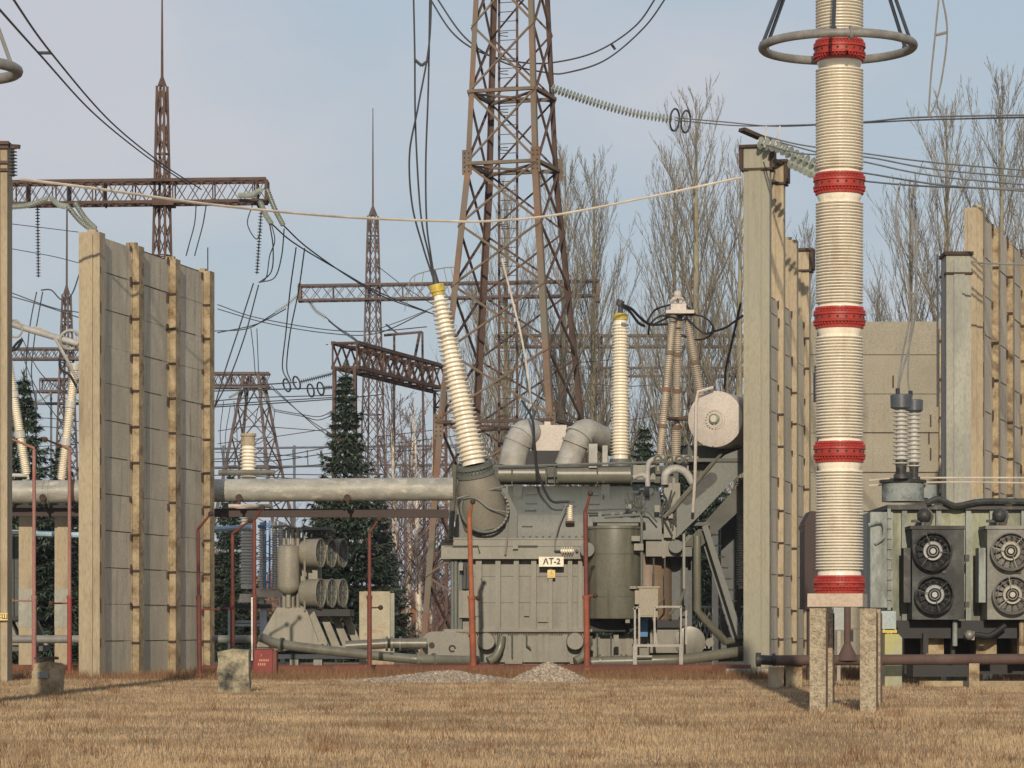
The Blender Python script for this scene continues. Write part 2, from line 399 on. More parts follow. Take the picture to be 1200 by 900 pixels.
firewall('tall tan concrete fire wall on the left, three bays of slabs between pillars', (u0, 96), 3, [13.95]*4, 13.9, seed=3)
def wallA():
    D = 108; x0 = X(886.5, D)
    return firewall('concrete fire wall right of the main transformer with two taller front pillars', (x0, D), 3, [18.45,18.45,16.1,16.1], 13.4, T=.92, seed=5, poff=.17, bprob=.5, k0mat=conc_green)
wA = wallA()
mb = MB()
for (k, z) in ((0, 18.45), (1, 18.45), (3, 16.1)):
    c = V((X(886.5,108), 108, 0))+U*(k*3.6+.25)
    mb.obox(c+V((0,0,z+.06)), U*.38, NN*.62, V((0,0,.05))); mb.obox(c+V((0,0,z-.75)), U*.36, NN*.56, V((0,0,.04)))
    mb.obox(c-NN*.55+V((0,0,z-.32)), U*.3, NN*.07, V((0,0,.38))); mb.obox(c+NN*.56+V((0,0,z-.32)), U*.3, NN*.07, V((0,0,.38)))
part('steel_clamp', mb, joint_dark, wA)
mb = MB(); c = V((X(886.5,108), 108, 18.6)); mb.bar(c+V((-.55,-.3,.45)), c+V((.9,.6,.0)), .35, .12); mb.bar(c+V((.3,2,-.1)), c+V((1.3,3.8,-.2)), .3,.12)
part('hanger_beam', mb, joint_dark, wA)
mb = MB(); q = V((X(952,119.3),119.3,0)); mb.bar(q+V((.25,0,2)), q+V((.25,0,16.4)), .05); mb.bar(q+V((.45,0,9)), q+V((.45,0,16.4)), .05); mb.obox(q+V((.2,-.1,11.2)), V((.12,0,0)), V((0,.1,0)), V((0,0,.55)))
part('cable_conduit', mb, dark_blue, wA)
# rear wall
mb = MB(); D = 120; t = thing('concrete_screen_wall', 'low wide wall of horizontal concrete slabs behind the red banded insulator column', 'wall', (X(1030,D), D, 0))
z = 0; i = 0
while z < 13.5:
    h = 1.53; mb.box(X(950,D), X(1106,D), D+rnd.uniform(-.02,.02), D+.3, z+.012, min(z+h, 13.55)-.012); z += h
part('wall_panel', mb, M('grey_beige_slab', (.29,.27,.215), .9, var=.14, scale=.4, bump=.2, bscale=8, streak=(.2,.18,.14), samt=.7), t)
mb = MB(); 
for zz in (3.06, 4.6, 6.12, 7.65, 9.2): mb.box(X(956,D), X(1104,D), D-.025, D-.02, zz-.02, zz+.02)
for (a, b) in ((1090,486),(1088,506),(1090,525),(1046,440)): mb.pb(a, a+1.5, b, b+14, D-.08, .05)
part('joint_seam', mb, joint_dark, t)
mb = MB(); mb.pb(1101, 1106, 385, 745, D-.3, .3); part('pillar', mb, conc_worn, t)
mb = MB()
for k in range(8): mb.pb(1100.5, 1106.5, 398+k*45, 401+k*45, D-.36, .05)
part('joint_bracket', mb, joint_dark, t)
# wall B
UB = V((.28,.96,0)).normalized(); NB = V((UB.y,-UB.x,0))
wB = firewall('concrete fire wall at the right edge of the photo behind the green transformer', (X(1141,91.5), 91.5), 3, [14.1,13.95,13.8,13.8], 14.05, T=.55, seed=11, bprob=.55, U=UB, NN=NB)
# free columns
def column(label, px0, px1, top, D, dep, mat, cap=True, extra=None):
    t = thing('concrete_column', label, 'column', (X((px0+px1)/2, D), D, 0))
    mb = MB(); x0, x1 = X(px0, D), X(px1, D); zt = Z(top, D); w = x1-x0
    mb.box(x0, x1, D, D+dep, -.2, zt); mb.box(x0+w*.3, x0+w*.72, D-.07, D-.002, -.2, zt-.15)
    part('shaft', mb, mat, t)
    if cap:
        mb = MB(); mb.box(x0-.06, x1+.06, D-.1, D+dep+.06, zt+.003, zt+.1); mb.box(x0-.05, x1+.05, D-.09, D+dep+.05, zt-.55, zt-.5)
        part('steel_cap', mb, joint_dark, t)
    return t, x0, x1, zt
cR, x0, x1, zt = column('greenish concrete column with dark steel cap in front of the right wall', 1109, 1138, 299, 89.3, 1.1, conc_grey)
mb = MB(); mb.bar((x0-.12,89.2,3), (x0-.12,89.2,zt-.2), .07); mb.bar((x0-.27,89.2,8), (x0-.27,89.2,zt), .05); part('cable_conduit', mb, dark_blue, cR)
cL, x0, x1, zt = column('pale concrete column cut off by the left edge of the photo', -20, 8.5, 170, 90, .9, conc_pillar, cap=False)
mb = MB(); mb.box(x0-.05, x1+.06, 89.85, 90.95, zt+.003, zt+.1)
for zz in (zt-.06, zt-.5, zt-.72): mb.box(x1-.5, x1+.05, 89.9, 89.99, zz-.05, zz+.03)
mb.bar((x1,90.2,zt), (x1+.35,90,zt-.05), .12); part('steel_cap', mb, rust, cL)
s = MB(); s.pb(-6, 8.8, 718.5, 727, 89.8, .03); part('sign_plate', s, yel_sign, cL)
tx = text_mb('СШ', .2, (X(2.2,89.77), 89.785, Z(722.6,89.77))); part('sign_text', tx, letter, cL)

# ============================================================ CENTRAL LATTICE TOWER
def tower():
    D0 = 135; cx = X(601, D0); base = V((cx-.03, D0+1.6, 0))
    t = thing('lattice_tower', 'large rusty steel lattice tower rising out of the frame behind the main transformer', 'tower', base)
    phi = R(-17); a = V((cos(phi), sin(phi), 0)); b = V((-sin(phi), cos(phi), 0))
    def half(z):
        pts = [(0,3.25),(10.8,2.6),(22,1.64),(29.2,1.36),(37,1.1)]
        for (z0,h0),(z1,h1) in zip(pts, pts[1:]):
            if z <= z1: return h0+(h1-h0)*(z-z0)/(z1-z0)
        return 1.1
    def C(z, i, j): h = half(z); return base+a*(i*h)+b*(j*h)+V((0,0,z))
    cs = [(-1,-1),(1,-1),(1,1),(-1,1)]
    for (i, j) in cs:
        mb = MB(); zs = [0,10.8,22,29.2,37]
        for z0, z1 in zip(zs, zs[1:]):
            p, q = C(z0,i,j), C(z1,i,j); w = .26 if z0 < 20 else .22
            mb.bar(p+a*(-i*w/2), q+a*(-i*w/2), w, .035, b); mb.bar(p+b*(-j*w/2), q+b*(-j*w/2), w, .035, a)
        part('leg', mb, rust_warm if j < 0 else rust, t)
    lv = [0,3.8,7.4,10.7,13.7,16.6,19.3,22,25.2,28.1,31,34,37]
    fr = MB(); bk = MB()
    for k in range(len(lv)-1):
        for q in range(4):
            c0, c1 = cs[q], cs[(q+1) % 4]; m = fr if q in (0,) else bk
            o = .05
            m.angle(C(lv[k],*c0), C(lv[k+1],*c1), .1 if q == 0 else .08, .02); m.angle(C(lv[k],*c1)+b*o, C(lv[k+1],*c0)+b*o, .1 if q == 0 else .08, .02)
    part('front_bracing', fr, rust_pale, t); part('side_bracing', bk, rust, t)
    for z in (22.05, 25.25, 10.6):
        mb = MB()
        for q in range(4): mb.bar(C(z,*cs[q]), C(z,*cs[(q+1)%4]), .22, .14)
        mb.bar(C(z-.1,-1,-1), C(z-.1,1,1), .1); mb.bar(C(z-.12,1,-1), C(z-.12,-1,1), .1)
        part('ring_beam', mb, rust_pale if z > 20 else rust, t)
    g = MB(); bl = MB()
    for z in (22.1, 10.4):
        for i, j in cs:
            c = C(z,i,j); g.obox(c-b*.03-a*(i*.06), a*.22, b*.02, V((0,0,.55))) if j < 0 else g.obox(c+b*.03, a*.22, b*.02, V((0,0,.5)))
            if j < 0:
                for u in range(2):
                    for w in range(5): bl.cyl(c-b*.09-a*(i*.06)+a*(-.1+.2*u)+V((0,0,-.4+.2*w)), c-b*.05-a*(i*.06)+a*(-.1+.2*u)+V((0,0,-.4+.2*w)), .035, seg=6)
    gp = part('gusset_plate', g, rust_pale, t, kind=None); part('bolts', bl, joint_dark, gp)
    mb = MB(); lc = base+a*(-.25)+b*(.2)
    l0, l1 = lc-a*.42, lc+a*.42
    mb.bar(l0+V((0,0,1)), l0+V((0,0,37)), .11); mb.bar(l1+V((0,0,1)), l1+V((0,0,37)), .11)
    z = 1.3
    while z < 36.8: mb.bar(l0+V((0,0,z)), l1+V((0,0,z)), .03); z += .42
    z = 11
    while z < 36.8: mb.ring((lc+V((0,-.05,z))), .42, .02, seg=14, ts=4, a0=0, a1=pi); z += 1.7
    part('ladder', mb, rust, t)
    return C
TC = tower()
# ============================================================ RED-BANDED INSULATOR COLUMN (D=58)
def big_column():
    D = 58; cx = X(987, D); cy = D+.5
    t = thing('insulator_column', 'very tall cream ribbed porcelain column with red bolted flanges and a corona ring', 'insulator column', (cx, cy, 0))
    zz = lambda py: Z(py, cy)
    # porcelain sections between the flange centres
    fl = [685, 530, 373, 216, 60, -98]
    for k in range(5):
        z0, z1 = zz(fl[k]-9), zz(fl[k+1]+11)
        n = 33; L = z1-z0; rc = .375; rs = .455
        pr = [(0, .41), (.06, .415), (.1, .40), (.11, rc)]; a = .12; b = L-.17; st = (b-a)/n
        for i in range(n):
            q = a+st*i; pr += [(q, rc), (q+st*.22, rc+.004), (q+st*.3, rs-.012), (q+st*.45, rs), (q+st*.6, rs), (q+st*.84, rs-.016), (q+st*.93, rc+.004)]
        pr += [(b, rc), (b+.04, rc+.02), (L-.06, .425), (L, .42)]
        part('porcelain_section', MB().lathe(pr, (cx, cy, z0), (0,0,1), 48), porc, t)
    for k, f in enumerate(fl):
        z = zz(f); mb = MB(); h = .2 if k else .17
        pr = [(-h, .40), (-h, .47), (-h+.05, .475), (-h+.06, .43), (-h+.11, .43), (-h+.12, .51), (-.035, .515), (-.03, .455), (.03, .455), (.035, .515), (h-.12, .51), (h-.11, .43), (h-.06, .43), (h-.05, .475), (h, .47), (h, .4)]
        pr = [(-h,.4),(-h,.455),(-h+.04,.46),(-h+.05,.425),(-h+.1,.44),(-h+.11,.495),(-h+.15,.5),(-h+.16,.47),(h-.16,.47),(h-.15,.5),(h-.11,.495),(h-.1,.44),(h-.05,.425),(h-.04,.46),(h,.455),(h,.4)]
        mb.lathe(pr, (cx, cy, z), (0,0,1), 48)
        fo = part('flange', mb, red, t)
        bo = MB(); ho = MB()
        for i in range(44):
            g = 2*pi*i/44; d = V((cos(g), sin(g), 0))
            for s in (-1, 1): bo.cyl(V((cx,cy,z+s*(h-.055)))+d*.445, V((cx,cy,z+s*(h-.0)))+d*.445, .016, seg=6); bo.cyl(V((cx,cy,z+s*(h-.1)))+d*.475, V((cx,cy,z+s*(h-.06)))+d*.475, .018, seg=6)
        for i in range(18):
            g = 2*pi*i/18; d = V((cos(g), sin(g), 0)); ho.cyl(V((cx,cy,z))+d*.462, V((cx,cy,z))+d*.476, .026, seg=8)
        part('bolts', bo, red, fo); part('bolt_holes', ho, joint_dark, fo)
    zr = zz(55); mb = MB().ring((cx-.03, cy, zr), 1.43, .085, seg=64, ts=12)
    for g in (pi*.5, pi*1.52): mb.ring((cx-.03+1.43*cos(g), cy+1.43*sin(g), zr), .11, .03, ax=(-sin(g), cos(g), 0), seg=12, ts=6)
    part('corona_ring', mb, ring_m, t)
    mb = MB()
    for g0 in (2.75, 3.05, .1, .35, 4.55, 1.5):
        p = V((cx-.03+1.43*cos(g0), cy+1.43*sin(g0), zr+.08)); q = V((cx+.55*cos(g0), cy+.55*sin(g0), zz(-95)))
        mb.cyl(p, q, .035, seg=8); mb.sphere(p, .06, 8)
    part('ring_strut', mb, dark_blue, t)
    mb = MB(); mb.lathe([(0,.5),(.5,.52),(.8,.4),(1.0,.2)], (cx,cy,zz(-108)), (0,0,1), 32); part('top_cap', mb, alu, t)
    ph = V((.985,-.17,0)); pn = V((.17,.985,0)); c = V((cx+.0, cy+.3, 0))
    mb = MB(); mb.obox(c+V((0,0,(zz(696)+zz(711))/2)), ph*.52, pn*.8, V((0,0,.125))); part('pedestal_slab', mb, M('beige_steel_pedestal', (.42,.34,.26), .6, var=.08), t)
    for sx, px, hh in ((-1, 956, 0), (1, 1015, 0)):
        for k, (yy, dx) in enumerate(((57.6, .06), (60.6, .5))):
            mb = MB(); xc = X(px, 57.6)+dx; mb.obox(V((xc, yy+.15, zz(712)/2-.1)), ph*.15, pn*.14, V((0,0,zz(712)/2+.08)))
            part('concrete_post', mb, conc_post, t)
            rb = MB(); rb.obox(V((xc+.165, yy+.12, zz(712)/2)), ph*.012, pn*.03, V((0,0,zz(712)/2-.1))); part('steel_strip', rb, rust, t)
            if px == 956 and k == 1:
                rb = MB(); rb.obox(V((xc-.02, yy-.006, zz(750))), ph*.06, pn*.006, V((0,0,.35))); part('red_paint_mark', rb, red, t)
    return t
big_column()
# corona ring seen at the top left corner
D = 62; t = thing('corona_ring', 'grey corona ring cut off at the top left corner of the photo', 'corona ring', (X(-28,D), D, Z(82,D)))
part('ring', MB().ring((X(-50,D), D, Z(82,D)), 70*D/F, .11, seg=56, ts=10), ring_m, t)
part('ring_strut', MB().cyl((X(12,D), D-.0, Z(72,D)), (X(-12,D), D, Z(5,D)), .04, seg=8), wire_grey, t)
# neighbouring column carrying that ring, just outside the frame
mb = MB(); insulator(mb, (X(-50,D), D, .4), (X(-50,D), D, 16), .38, .38, .07, 120); part('porcelain_section', mb, porc, t)

# ============================================================ MAIN TRANSFORMER
def main_transformer():
    D = 114; S = lambda p: p*D/F
    t = thing('power_transformer', 'huge olive grey main transformer with white name plate and leaning cream bushing', 'transformer', (X(620,D), D+2.5, 0))
    pt = lambda n, mb, m=olive, par=None, **k: part(n, mb, m, par or t, **k)
    # base tank and skirt
    mb = MB(); mb.pb(555, 690, 741, 776, D+.1, 4.6); mb.pb(575, 676, 770, 780, D+.35, 4)
    mb.pb(690, 800, 745, 774, D+1.6, 3); pt('lower_tank', mb)
    mb = MB()
    for p in (592, 609, 633, 640, 662, 700, 722, 735): mb.pb(p-2, p+3, 743, 776, D-.05 if p < 690 else D+1.4, .18)
    mb.pb(592, 612, 773, 778, D-.1, .3); mb.pb(668, 690, 773, 778, D-.1, .3)
    mb.pb(520, 694, 737.2, 740.4, D-.12, 5); mb.pb(694, 760, 736, 740, D+1.2, 3.8); pt('lower_flange', mb)
    mb = MB(); p = 556
    while p < 690: mb.pb(p, p+1.2, 740.6, 743, D-.1, .06); p += 2.6
    pt('flange_bolts', mb, joint_dark)
    mb = MB(); mb.pb(536, 686, 650, 738, D+.5, 4.0); mb.pb(690, 800, 628, 740, D+2.6, 2.4); pt('main_tank', mb)
    for p, w in ((561,7),(583.5,6),(605,6),(625.5,6),(645,5),(668,5),(680,5)):
        mb = MB(); mb.pb(p-w/2, p+w/2, 652, 737, D+.12, .375); pt('tank_rib', mb)
    mb = MB(); mb.pb(614, 620, 708, 722, D+.35, .14); mb.pb(630, 642, 722, 729, D+.38, .11); mb.pb(556,564,716,722,D+.05,.12)
    mb.pb(538, 550, 692, 724, D+.05, .26); mb.pb(552.5,554,664,738,D+.1,.1); pt('tank_fittings', mb)
    # cables and pipes at the left recess
    mb = MB(); 
    for p, r in ((530, 2.2), (534, 2.6), (540, 1.8)): mb.cyl((X(p,D), D+.25, Z(737,D)), (X(p,D), D+.25, Z(655,D)), S(r))
    pt('cable_pipe', mb, olive_cool)
    mb = MB(); mb.pb(536.5, 552, 655, 660, D+.26, .05); mb.pb(541,551,658,690,D+.27,.04); pt('recess_shade', mb, dark_blue)  # thin dark sheets standing for the shade at the tank's left end
    # upper beam
    mb = MB(); mb.pb(517, 689, 632, 655, D-.12, 5.2); mb.pb(521, 689, 630.4, 632, D-.16, 5.3); mb.pb(757, 793, 629, 652, D+.5, 2.5); mb.pb(776, 780, 626, 654, D+.42, .1); pt('upper_beam', mb)
    mb = MB(); mb.pb(793, 811, 627, 652, D+.7, 2); mb.lathe([(0, S(8)), (.25, S(8))], (X(792,D), D+.35, Z(640,D)), (0,-1,0)); pt('beam_end', mb, olive_cool)
    # shoulder (sloping upper tank): side profile extruded along x
    def shoulder(px0, px1, y0=0):
        prof = [(D+.3+y0, Z(632,D)), (D+.3+y0, Z(604,D)), (D+.42+y0, Z(598,D)), (D+2.6+y0, Z(566,D)), (D+4.2, Z(564,D)), (D+4.8, Z(632,D))]
        m = MB(); n = len(prof); x0, x1 = X(px0,D), X(px1,D)
        m.add([(x0, y, z) for y, z in prof]+[(x1, y, z) for y, z in prof], [tuple(range(n)), tuple(reversed(range(n, 2*n)))]+[(i, n+i, n+(i+1)%n, (i+1)%n) for i in range(n)])
        return m
    pt('upper_tank', shoulder(536, 776), olive_cool)
    sh = MB()
    for p0, p1 in ((595, 600), (637, 644), (683, 689), (729, 734)):
        q = shoulder(p0, p1, -.1); sh.add(q.v, q.f)
    pt('shoulder_rib', sh, olive_cool)
    sh = MB()
    def onslope(px, py):   # a point on the slope
        z = Z(py, D); f = min(1, max(0, (z-Z(598,D))/(Z(566,D)-Z(598,D)))); return V((X(px,D), D+.42+f*2.18, z))
    for p, w in ((607, 11), (712, 10)):
        a = onslope(p, 567); b = onslope(p-1, 582); sh.bar(a-V((0,.12,0)), b-V((0,.12,0)), S(w), .2, V((0,-.5,1)))
    pt('hatch_cover', sh, olive_cool)
    sh = MB()
    for p, q in ((623,576),(623,588),(622,597),(618,616),(697,577),(697,589),(696,600)):
        a = onslope(p-6, q); b = onslope(p+6, q); o = V((0,-.14,-.02)); sh.tube([a, a+o, b+o, b], .025, 6)
    pt('lifting_handle', sh, olive_dark)
    sh = MB(); c = onslope(760, 577); sh.lathe([(0,S(9)),(.18,S(9)),(.2,S(8))], c+V((0,.05,0)), (0,-.55,.8), 20); pt('round_cover', sh, olive_cool)
    # top pipes: ducts, cylinders
    mb = MB(); mb.cyl(P(584,555,D+2.3), P(641,555,D+2.3), S(10.5), seg=24); mb.cyl(P(654,556,D+2.3), P(740,556,D+2.3), S(10.5), seg=24)
    mb.cyl(P(653,556,D+2.3), P(655,556,D+2.3), S(11.5), seg=24); pt('oil_pipe', mb, olive)
    mb = MB(); mb.tube([P(575,547,D+1.8), P(790,541,D+1.8)], .045, 6)
    for p in (575,600,640,650,700,740,775): mb.tube([P(p,546,D+1.8), P(p,567,D+2.2)], .03, 6)
    pt('top_rail', mb, olive_cool)
    for a in ([(600,547,1.6),(604,528,1.6),(611,512,1.6),(618,507,1.9),(627,509,2.6),(634,516,3.4)], [(664,548,1.3),(671,530,1.3),(678,513,1.3),(686,506,1.6),(697,510,2.2),(716,520,3.4)]):
        pts = catmull([P(p, q, D+d+1.6) for p, q, d in a], 6); mb = MB(); mb.tube(pts, S(16.5) if a[0][0] < 650 else S(15.5), 20); dd = pt('oil_duct', mb, duct)
        c = MB()
        for k in (9, 12): d = (pts[k+1]-pts[k]).normalized(); c.lathe([(0,S(18)),(.1,S(18))], pts[k], d, 22)
        c.sphere(pts[16]+V((0,-S(15),0)), .1); part('duct_collar', c, duct, dd)
    mb = MB(); mb.pb(690, 700, 520, 548, D+1.9, .5); mb.pb(706, 712, 522, 548, D+2.4, .5); pt('duct_support', mb, duct)
    mb = MB(); mb.pb(628, 664, 498, 528, D+3.4, 2.6); mb.pb(638, 645, 494, 498, D+3.6, .5); pt('duct_box', mb, pink)
    mb = MB(); mb.pb(616, 666, 528, 545, D+3, 1.5); pt('deck', mb, black)
    mb = MB(); mb.pb(570, 795, 546, 566, D+3.2, 1.4); pt('top_deck', mb, olive_dark)
    # turret and leaning bushing
    top = P(557, 553, D-.35); bot = P(572, 632, D+.3); ax = (top-bot).normalized()
    q = bot+ax*.55; mb = MB(); mb.lathe([(0, S(27)), (.75, S(28)), (1.5, S(26)), ((top-q).length, S(19.5))], q, ax, 36)
    tu = pt('turret', mb, M('lit_turret_paint', (.2,.187,.15), .6, var=.08, streak=(.1,.09,.07), samt=.5))  # lighter copy of the olive, sunlit look put into the colour
    mb = MB(); c = P(568, 596, D-.62); mb.ring(c, S(27.5), .05, ax=(.12,-1,.1), seg=48, ts=8); part('turret_flange', mb, olive_cool, tu)
    bo = MB()
    for i in range(40):
        g = 2*pi*i/40
        if sin(g) > .55: continue
        p = c+V((cos(g)*S(27.5), 0, sin(g)*S(27.5))); bo.cyl(p+V((0,-.09,0)), p+V((0,.06,0)), .04, seg=6)
    part('bolts', bo, olive, tu)
    mb = MB(); mb.prism([(X(531,D), Z(632,D)), (X(606,D), Z(632,D)), (X(606,D), Z(600,D)), (X(592,D), Z(572,D)), (X(540,D), Z(572,D))], D-.1, D+.6); part('turret_base', mb, olive_cool, tu)
    mb = MB(); mb.lathe([(-.12, S(23)), (0, S(23)), (.02, S(19)), (.16, S(18)), (.18, S(22)), (.28, S(22))], top, ax, 36); part('bushing_flange', mb, olive_cool, tu)
    bo = MB(); ref = ax.cross(V((0,1,0))).normalized(); r2 = ax.cross(ref)
    for i in range(28):
        g = 2*pi*i/28; p = top+(ref*cos(g)+r2*sin(g))*S(20.5); bo.cyl(p+ax*-.16, p+ax*.34, .035, seg=6)
    part('bolts', bo, olive_dark, tu)
    b0 = top+ax*.28; b1 = P(514, 346, D-.35)
    mb = MB(); insulator(mb, b0, b1, S(13.2), S(6), S(4.6), 37, 36, .02); bu = pt('bushing', mb, porc, label='tall leaning cream ribbed porcelain')
    a2 = (b1-b0).normalized(); mb = MB(); mb.cyl(b1, b1+a2*.12, S(7.5)); mb.cyl(b1+a2*.12, b1+a2*.4, S(9)); part('bushing_cap', mb, yellow, bu)
    mb = MB(); mb.cyl(b1+a2*.4, b1+a2*.95, S(4), S(2.5)); part('terminal', mb, wire_dark, bu)
    # rim of wire hoops round the cap (spiked bird guard)
    mb = MB(); pts = catmull([P(478,335,D-.3), P(484,324,D-.3), P(500,318,D-.3), P(520,314,D-.2), P(533,313,D-.1)], 5); mb.tube(pts, .02, 5)
    for k in range(0, len(pts), 3): p = pts[k]; mb.tube([p, p+V((.08 if k > 9 else -.05,0,-.35)), p+V((.2 if k > 9 else -.12,.05,-.95))], .011, 4)
    part('bird_guard', mb, wire_grey, bu)
    # vertical bushing
    b0 = P(727, 538, D+3.2); b1 = P(727, 375, D+3.2)
    mb = MB(); insulator(mb, b0, b1, S(9.5), S(7.6), S(2.9), 42, 32, .025); bu = pt('bushing', mb, porc, label='upright cream ribbed porcelain')
    mb = MB(); mb.cyl(b1, b1+V((0,0,.2)), S(9)); mb.cyl(b1+V((0,0,.2)), b1+V((0,0,.25)), S(7)); part('bushing_cap', mb, yellow, bu)
    mb = MB(); mb.cyl(b1+V((0,0,.25)), b1+V((0,0,.55)), S(3)); mb.cyl(b1+V((-.05,0,.55)), b1+V((0.03,0,.75)), S(4.5)); part('terminal', mb, wire_dark, bu)
    mb = MB(); mb.cyl(b0+V((0,0,-1.2)), b0, S(13)); part('bushing_flange', mb, olive_cool, bu)
    # small bushings on the front
    mb = MB(); insulator(mb, onslope(668, 612)+V((0,-.35,0)), onslope(668,592)+V((0,-.7,0)), .1, .08, .06, 8, 20); sb = pt('small_bushing', mb, porc)
    part('foot', MB().cyl(onslope(668,613)+V((0,-.35,-.05)), onslope(668,613)+V((0,-.3,.06)), .17), rust, sb)
    part('terminal', MB().bar(onslope(660,590)+V((0,-.7,.06)), onslope(674,590)+V((0,-.7,.06)), .08), wire_dark, sb)
    mb = MB(); insulator(mb, P(672, 645.5, D-.3), P(657, 645.5, D-.3), .07, .07, .1, 5, 20, .02); pt('small_bushing', mb, porc)
    mb = MB(); mb.tube([P(650,645.5,D-.3), P(660,645.5,D-.3)], .035, 6); mb.tube([P(676,645.5,D-.3), P(676,645.5,D)], .06, 6); pt('busbar', mb, olive_dark)
    # signs
    mb = MB(); mb.pb(631.5, 660.5, 652.5, 664, D-.2, .05); sg = pt('name_plate', mb, white_sign)
    part('name_plate_text', text_mb('АТ-2', .3, (X(646.5,D), D-.212, Z(658.3,D)), bold=.008), letter, sg)
    mb = MB(); mb.pb(641.5, 650.5, 668, 677, D+.04, .04); sg = pt('warning_plate', mb, yel_sign)
    c = P(646, 672.6, D+.03); mb = MB(); h = .1; mb.tube([c+V((-h,0,-h*.8)), c+V((h,0,-h*.8)), c+V((0,0,h))], .012, 4, closed=True); mb.tube([c+V((.01,0,.05)), c+V((-.02,0,0)), c+V((.02,0,-.01)), c+V((0,0,-.05))], .008, 4); part('warning_symbol', mb, brown_letter, sg)
    # round tank right
    c0 = P(720, 725, D+.2); mb = MB(); h = Z(617,D)-Z(725,D); mb.lathe([(0, S(31)), (.05, S(32)), (h-.1, S(32)), (h-.09, S(34)), (h, S(34))], V((c0.x, D+.25, c0.z)), (0,0,1), 48)
    ct = pt('tap_changer_tank', mb, olive)
    mb = MB(); mb.pb(695, 757, 607, 612, D-.6, .5); mb.pb(700,748,611,616,D-.5,1.2); mb.tube([P(708,606,D-.6), P(750,603,D-.6), P(753,612,D-.6)], .06, 8); mb.tube([P(752,612,D-.7), P(752,690,D-.7)], .05, 8)
    for p in (701, 716, 726, 741): mb.pb(p, p+4, 600, 612, D-.4, .3)
    part('top_fittings', mb, olive_cool, ct)
    mb = MB(); mb.pb(733, 738, 725, 730, D-.5, .3); mb.pb(738, 746, 687, 690, D-.8, .5); mb.pb(740, 750, 628, 634, D-.9, .6); mb.pb(743, 754, 637, 645, D-.9, .7); part('bracket', mb, olive, ct)
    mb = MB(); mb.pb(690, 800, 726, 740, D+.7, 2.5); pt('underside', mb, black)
    mb = MB(); mb.lathe([(0, S(8.5)), (.25, S(8.5))], P(688, 644, D-.75), (0,1,0)); mb.cyl(P(688,644,D-.5), P(688,644,D+.3), S(6)); pt('round_flange', mb, olive_cool)
    # jacking discs and bracket with hole
    for px in (570, 674):
        mb = MB(); mb.lathe([(-.5, S(10)), (0, S(10.5)), (.05, S(9.5))], P(px, 751.5, D-.45), (0,-1,0), 28); mb.lathe([(0,S(3)),(.03,S(2))], P(px,751.5,D-.46), (0,-1,0)); pt('round_cover', mb, olive)
    for px, s in ((588, -1), (690, 1)):
        mb = MB(); mb.tube(catmull([P(px, 745, D-.3), P(px-2, 758, D-.3), P(px-8, 770, D-.4), P(px-16, 775, D-.5)], 5), .16, 10); pt('elbow_pipe', mb, olive)
    mb = MB(); poly = [(X(508+14*cos(a),D), Z(755-15*sin(a),D)) for a in [pi/2+pi*i/10 for i in range(11)]]+[(X(555,D), Z(770,D)), (X(555,D), Z(744,D)), (X(530,D), Z(740,D))]
    mb.prism(poly, D-.3, D+.1); br = pt('end_bracket', mb, olive)
    mb = MB(); mb.lathe([(0, S(3.4)), (.04, S(3.4))], P(506, 756, D-.33), (0,-1,0)); mb.ring(P(530,760,D-.34), S(3.4), .03, ax=(0,1,0), seg=16, ts=5, a0=.8, a1=2*pi); part('bracket_hole', mb, joint_dark, br)
    # cabinet
    mb = MB(); mb.pb(749, 771, 689, 723, D-1.6, .8); mb.pb(747, 773, 687, 689, D-1.65, .9); cb = pt('control_cabinet', mb, M('cabinet_paint', (.28,.25,.19), .5, var=.08))
    mb = MB(); mb.pb(744, 749, 692, 708, D-1.5, .5); mb.pb(751, 769, 691, 721, D-1.62, .018); part('cabinet_door', mb, MATS['cabinet_paint'], cb)
    mb = MB(); mb.pb(750, 759, 722, 746, D+.2, .4); pt('blue_pump', mb, blue)
    # big brown round tank behind
    mb = MB(); mb.lathe([(0,S(30)), (2.4,S(30)), (2.8, S(24)), (3.0, S(10))], P(758, 737, D+2.4), (0,0,1), 32); pt('rear_tank', mb, M('tan_tank_paint', (.2,.145,.1), .5, var=.1))
    # low drums right
    mb = MB(); mb.pb(762, 800, 738, 765, D+.3, 1.2); mb.lathe([(0,S(18)),(.4,S(18)),(.42,S(14))], P(808,752,D+.6), (0,-1,0), 32); mb.lathe([(0,S(5)),(.3,S(5))], P(831,753,D+.6), (0,-1,0)); pt('oil_pump', mb, olive)
    # arm with oval opening
    A = [(795,626),(868,541),(868,569),(812,628)]
    mb = MB(); mb.pprism([(793,630),(793,588),(812,567),(838,543),(850,533),(868,526),(884,526),(884,545),(864,558),(815,609)], D-.3, .12)
    ar = pt('conservator_arm', mb, olive_cool)
    mb = MB(); a = P(805,585,D-.33); b = P(834,560,D-.33); d = (b-a).normalized(); n = V((-d.z,0,d.x)); pl = []
    for i in range(13): g = pi/2+pi*i/12; pl.append(a+d*cos(g)*S(6.5)+n*sin(g)*S(6.5))
    for i in range(13): g = -pi/2+pi*i/12; pl.append(b+d*cos(g)*S(6.5)+n*sin(g)*S(6.5))
    mb.prism([(p.x,p.z) for p in pl], D-.32, D-.305); part('oval_opening', mb, black_oil, ar)
    mb = MB()
    for k in range(4): mb.tube([P(778+k*3, 606-k*2, D-.4), P(834+k*4, 543-k*4, D-.4)], .05, 6)
    part('arm_cables', mb, olive, ar)
    mb = MB(); mb.pprism([(800,640),(884,548),(884,582),(822,640)], D+.6, .15); pt('arm_rear_plate', mb, olive_dark)
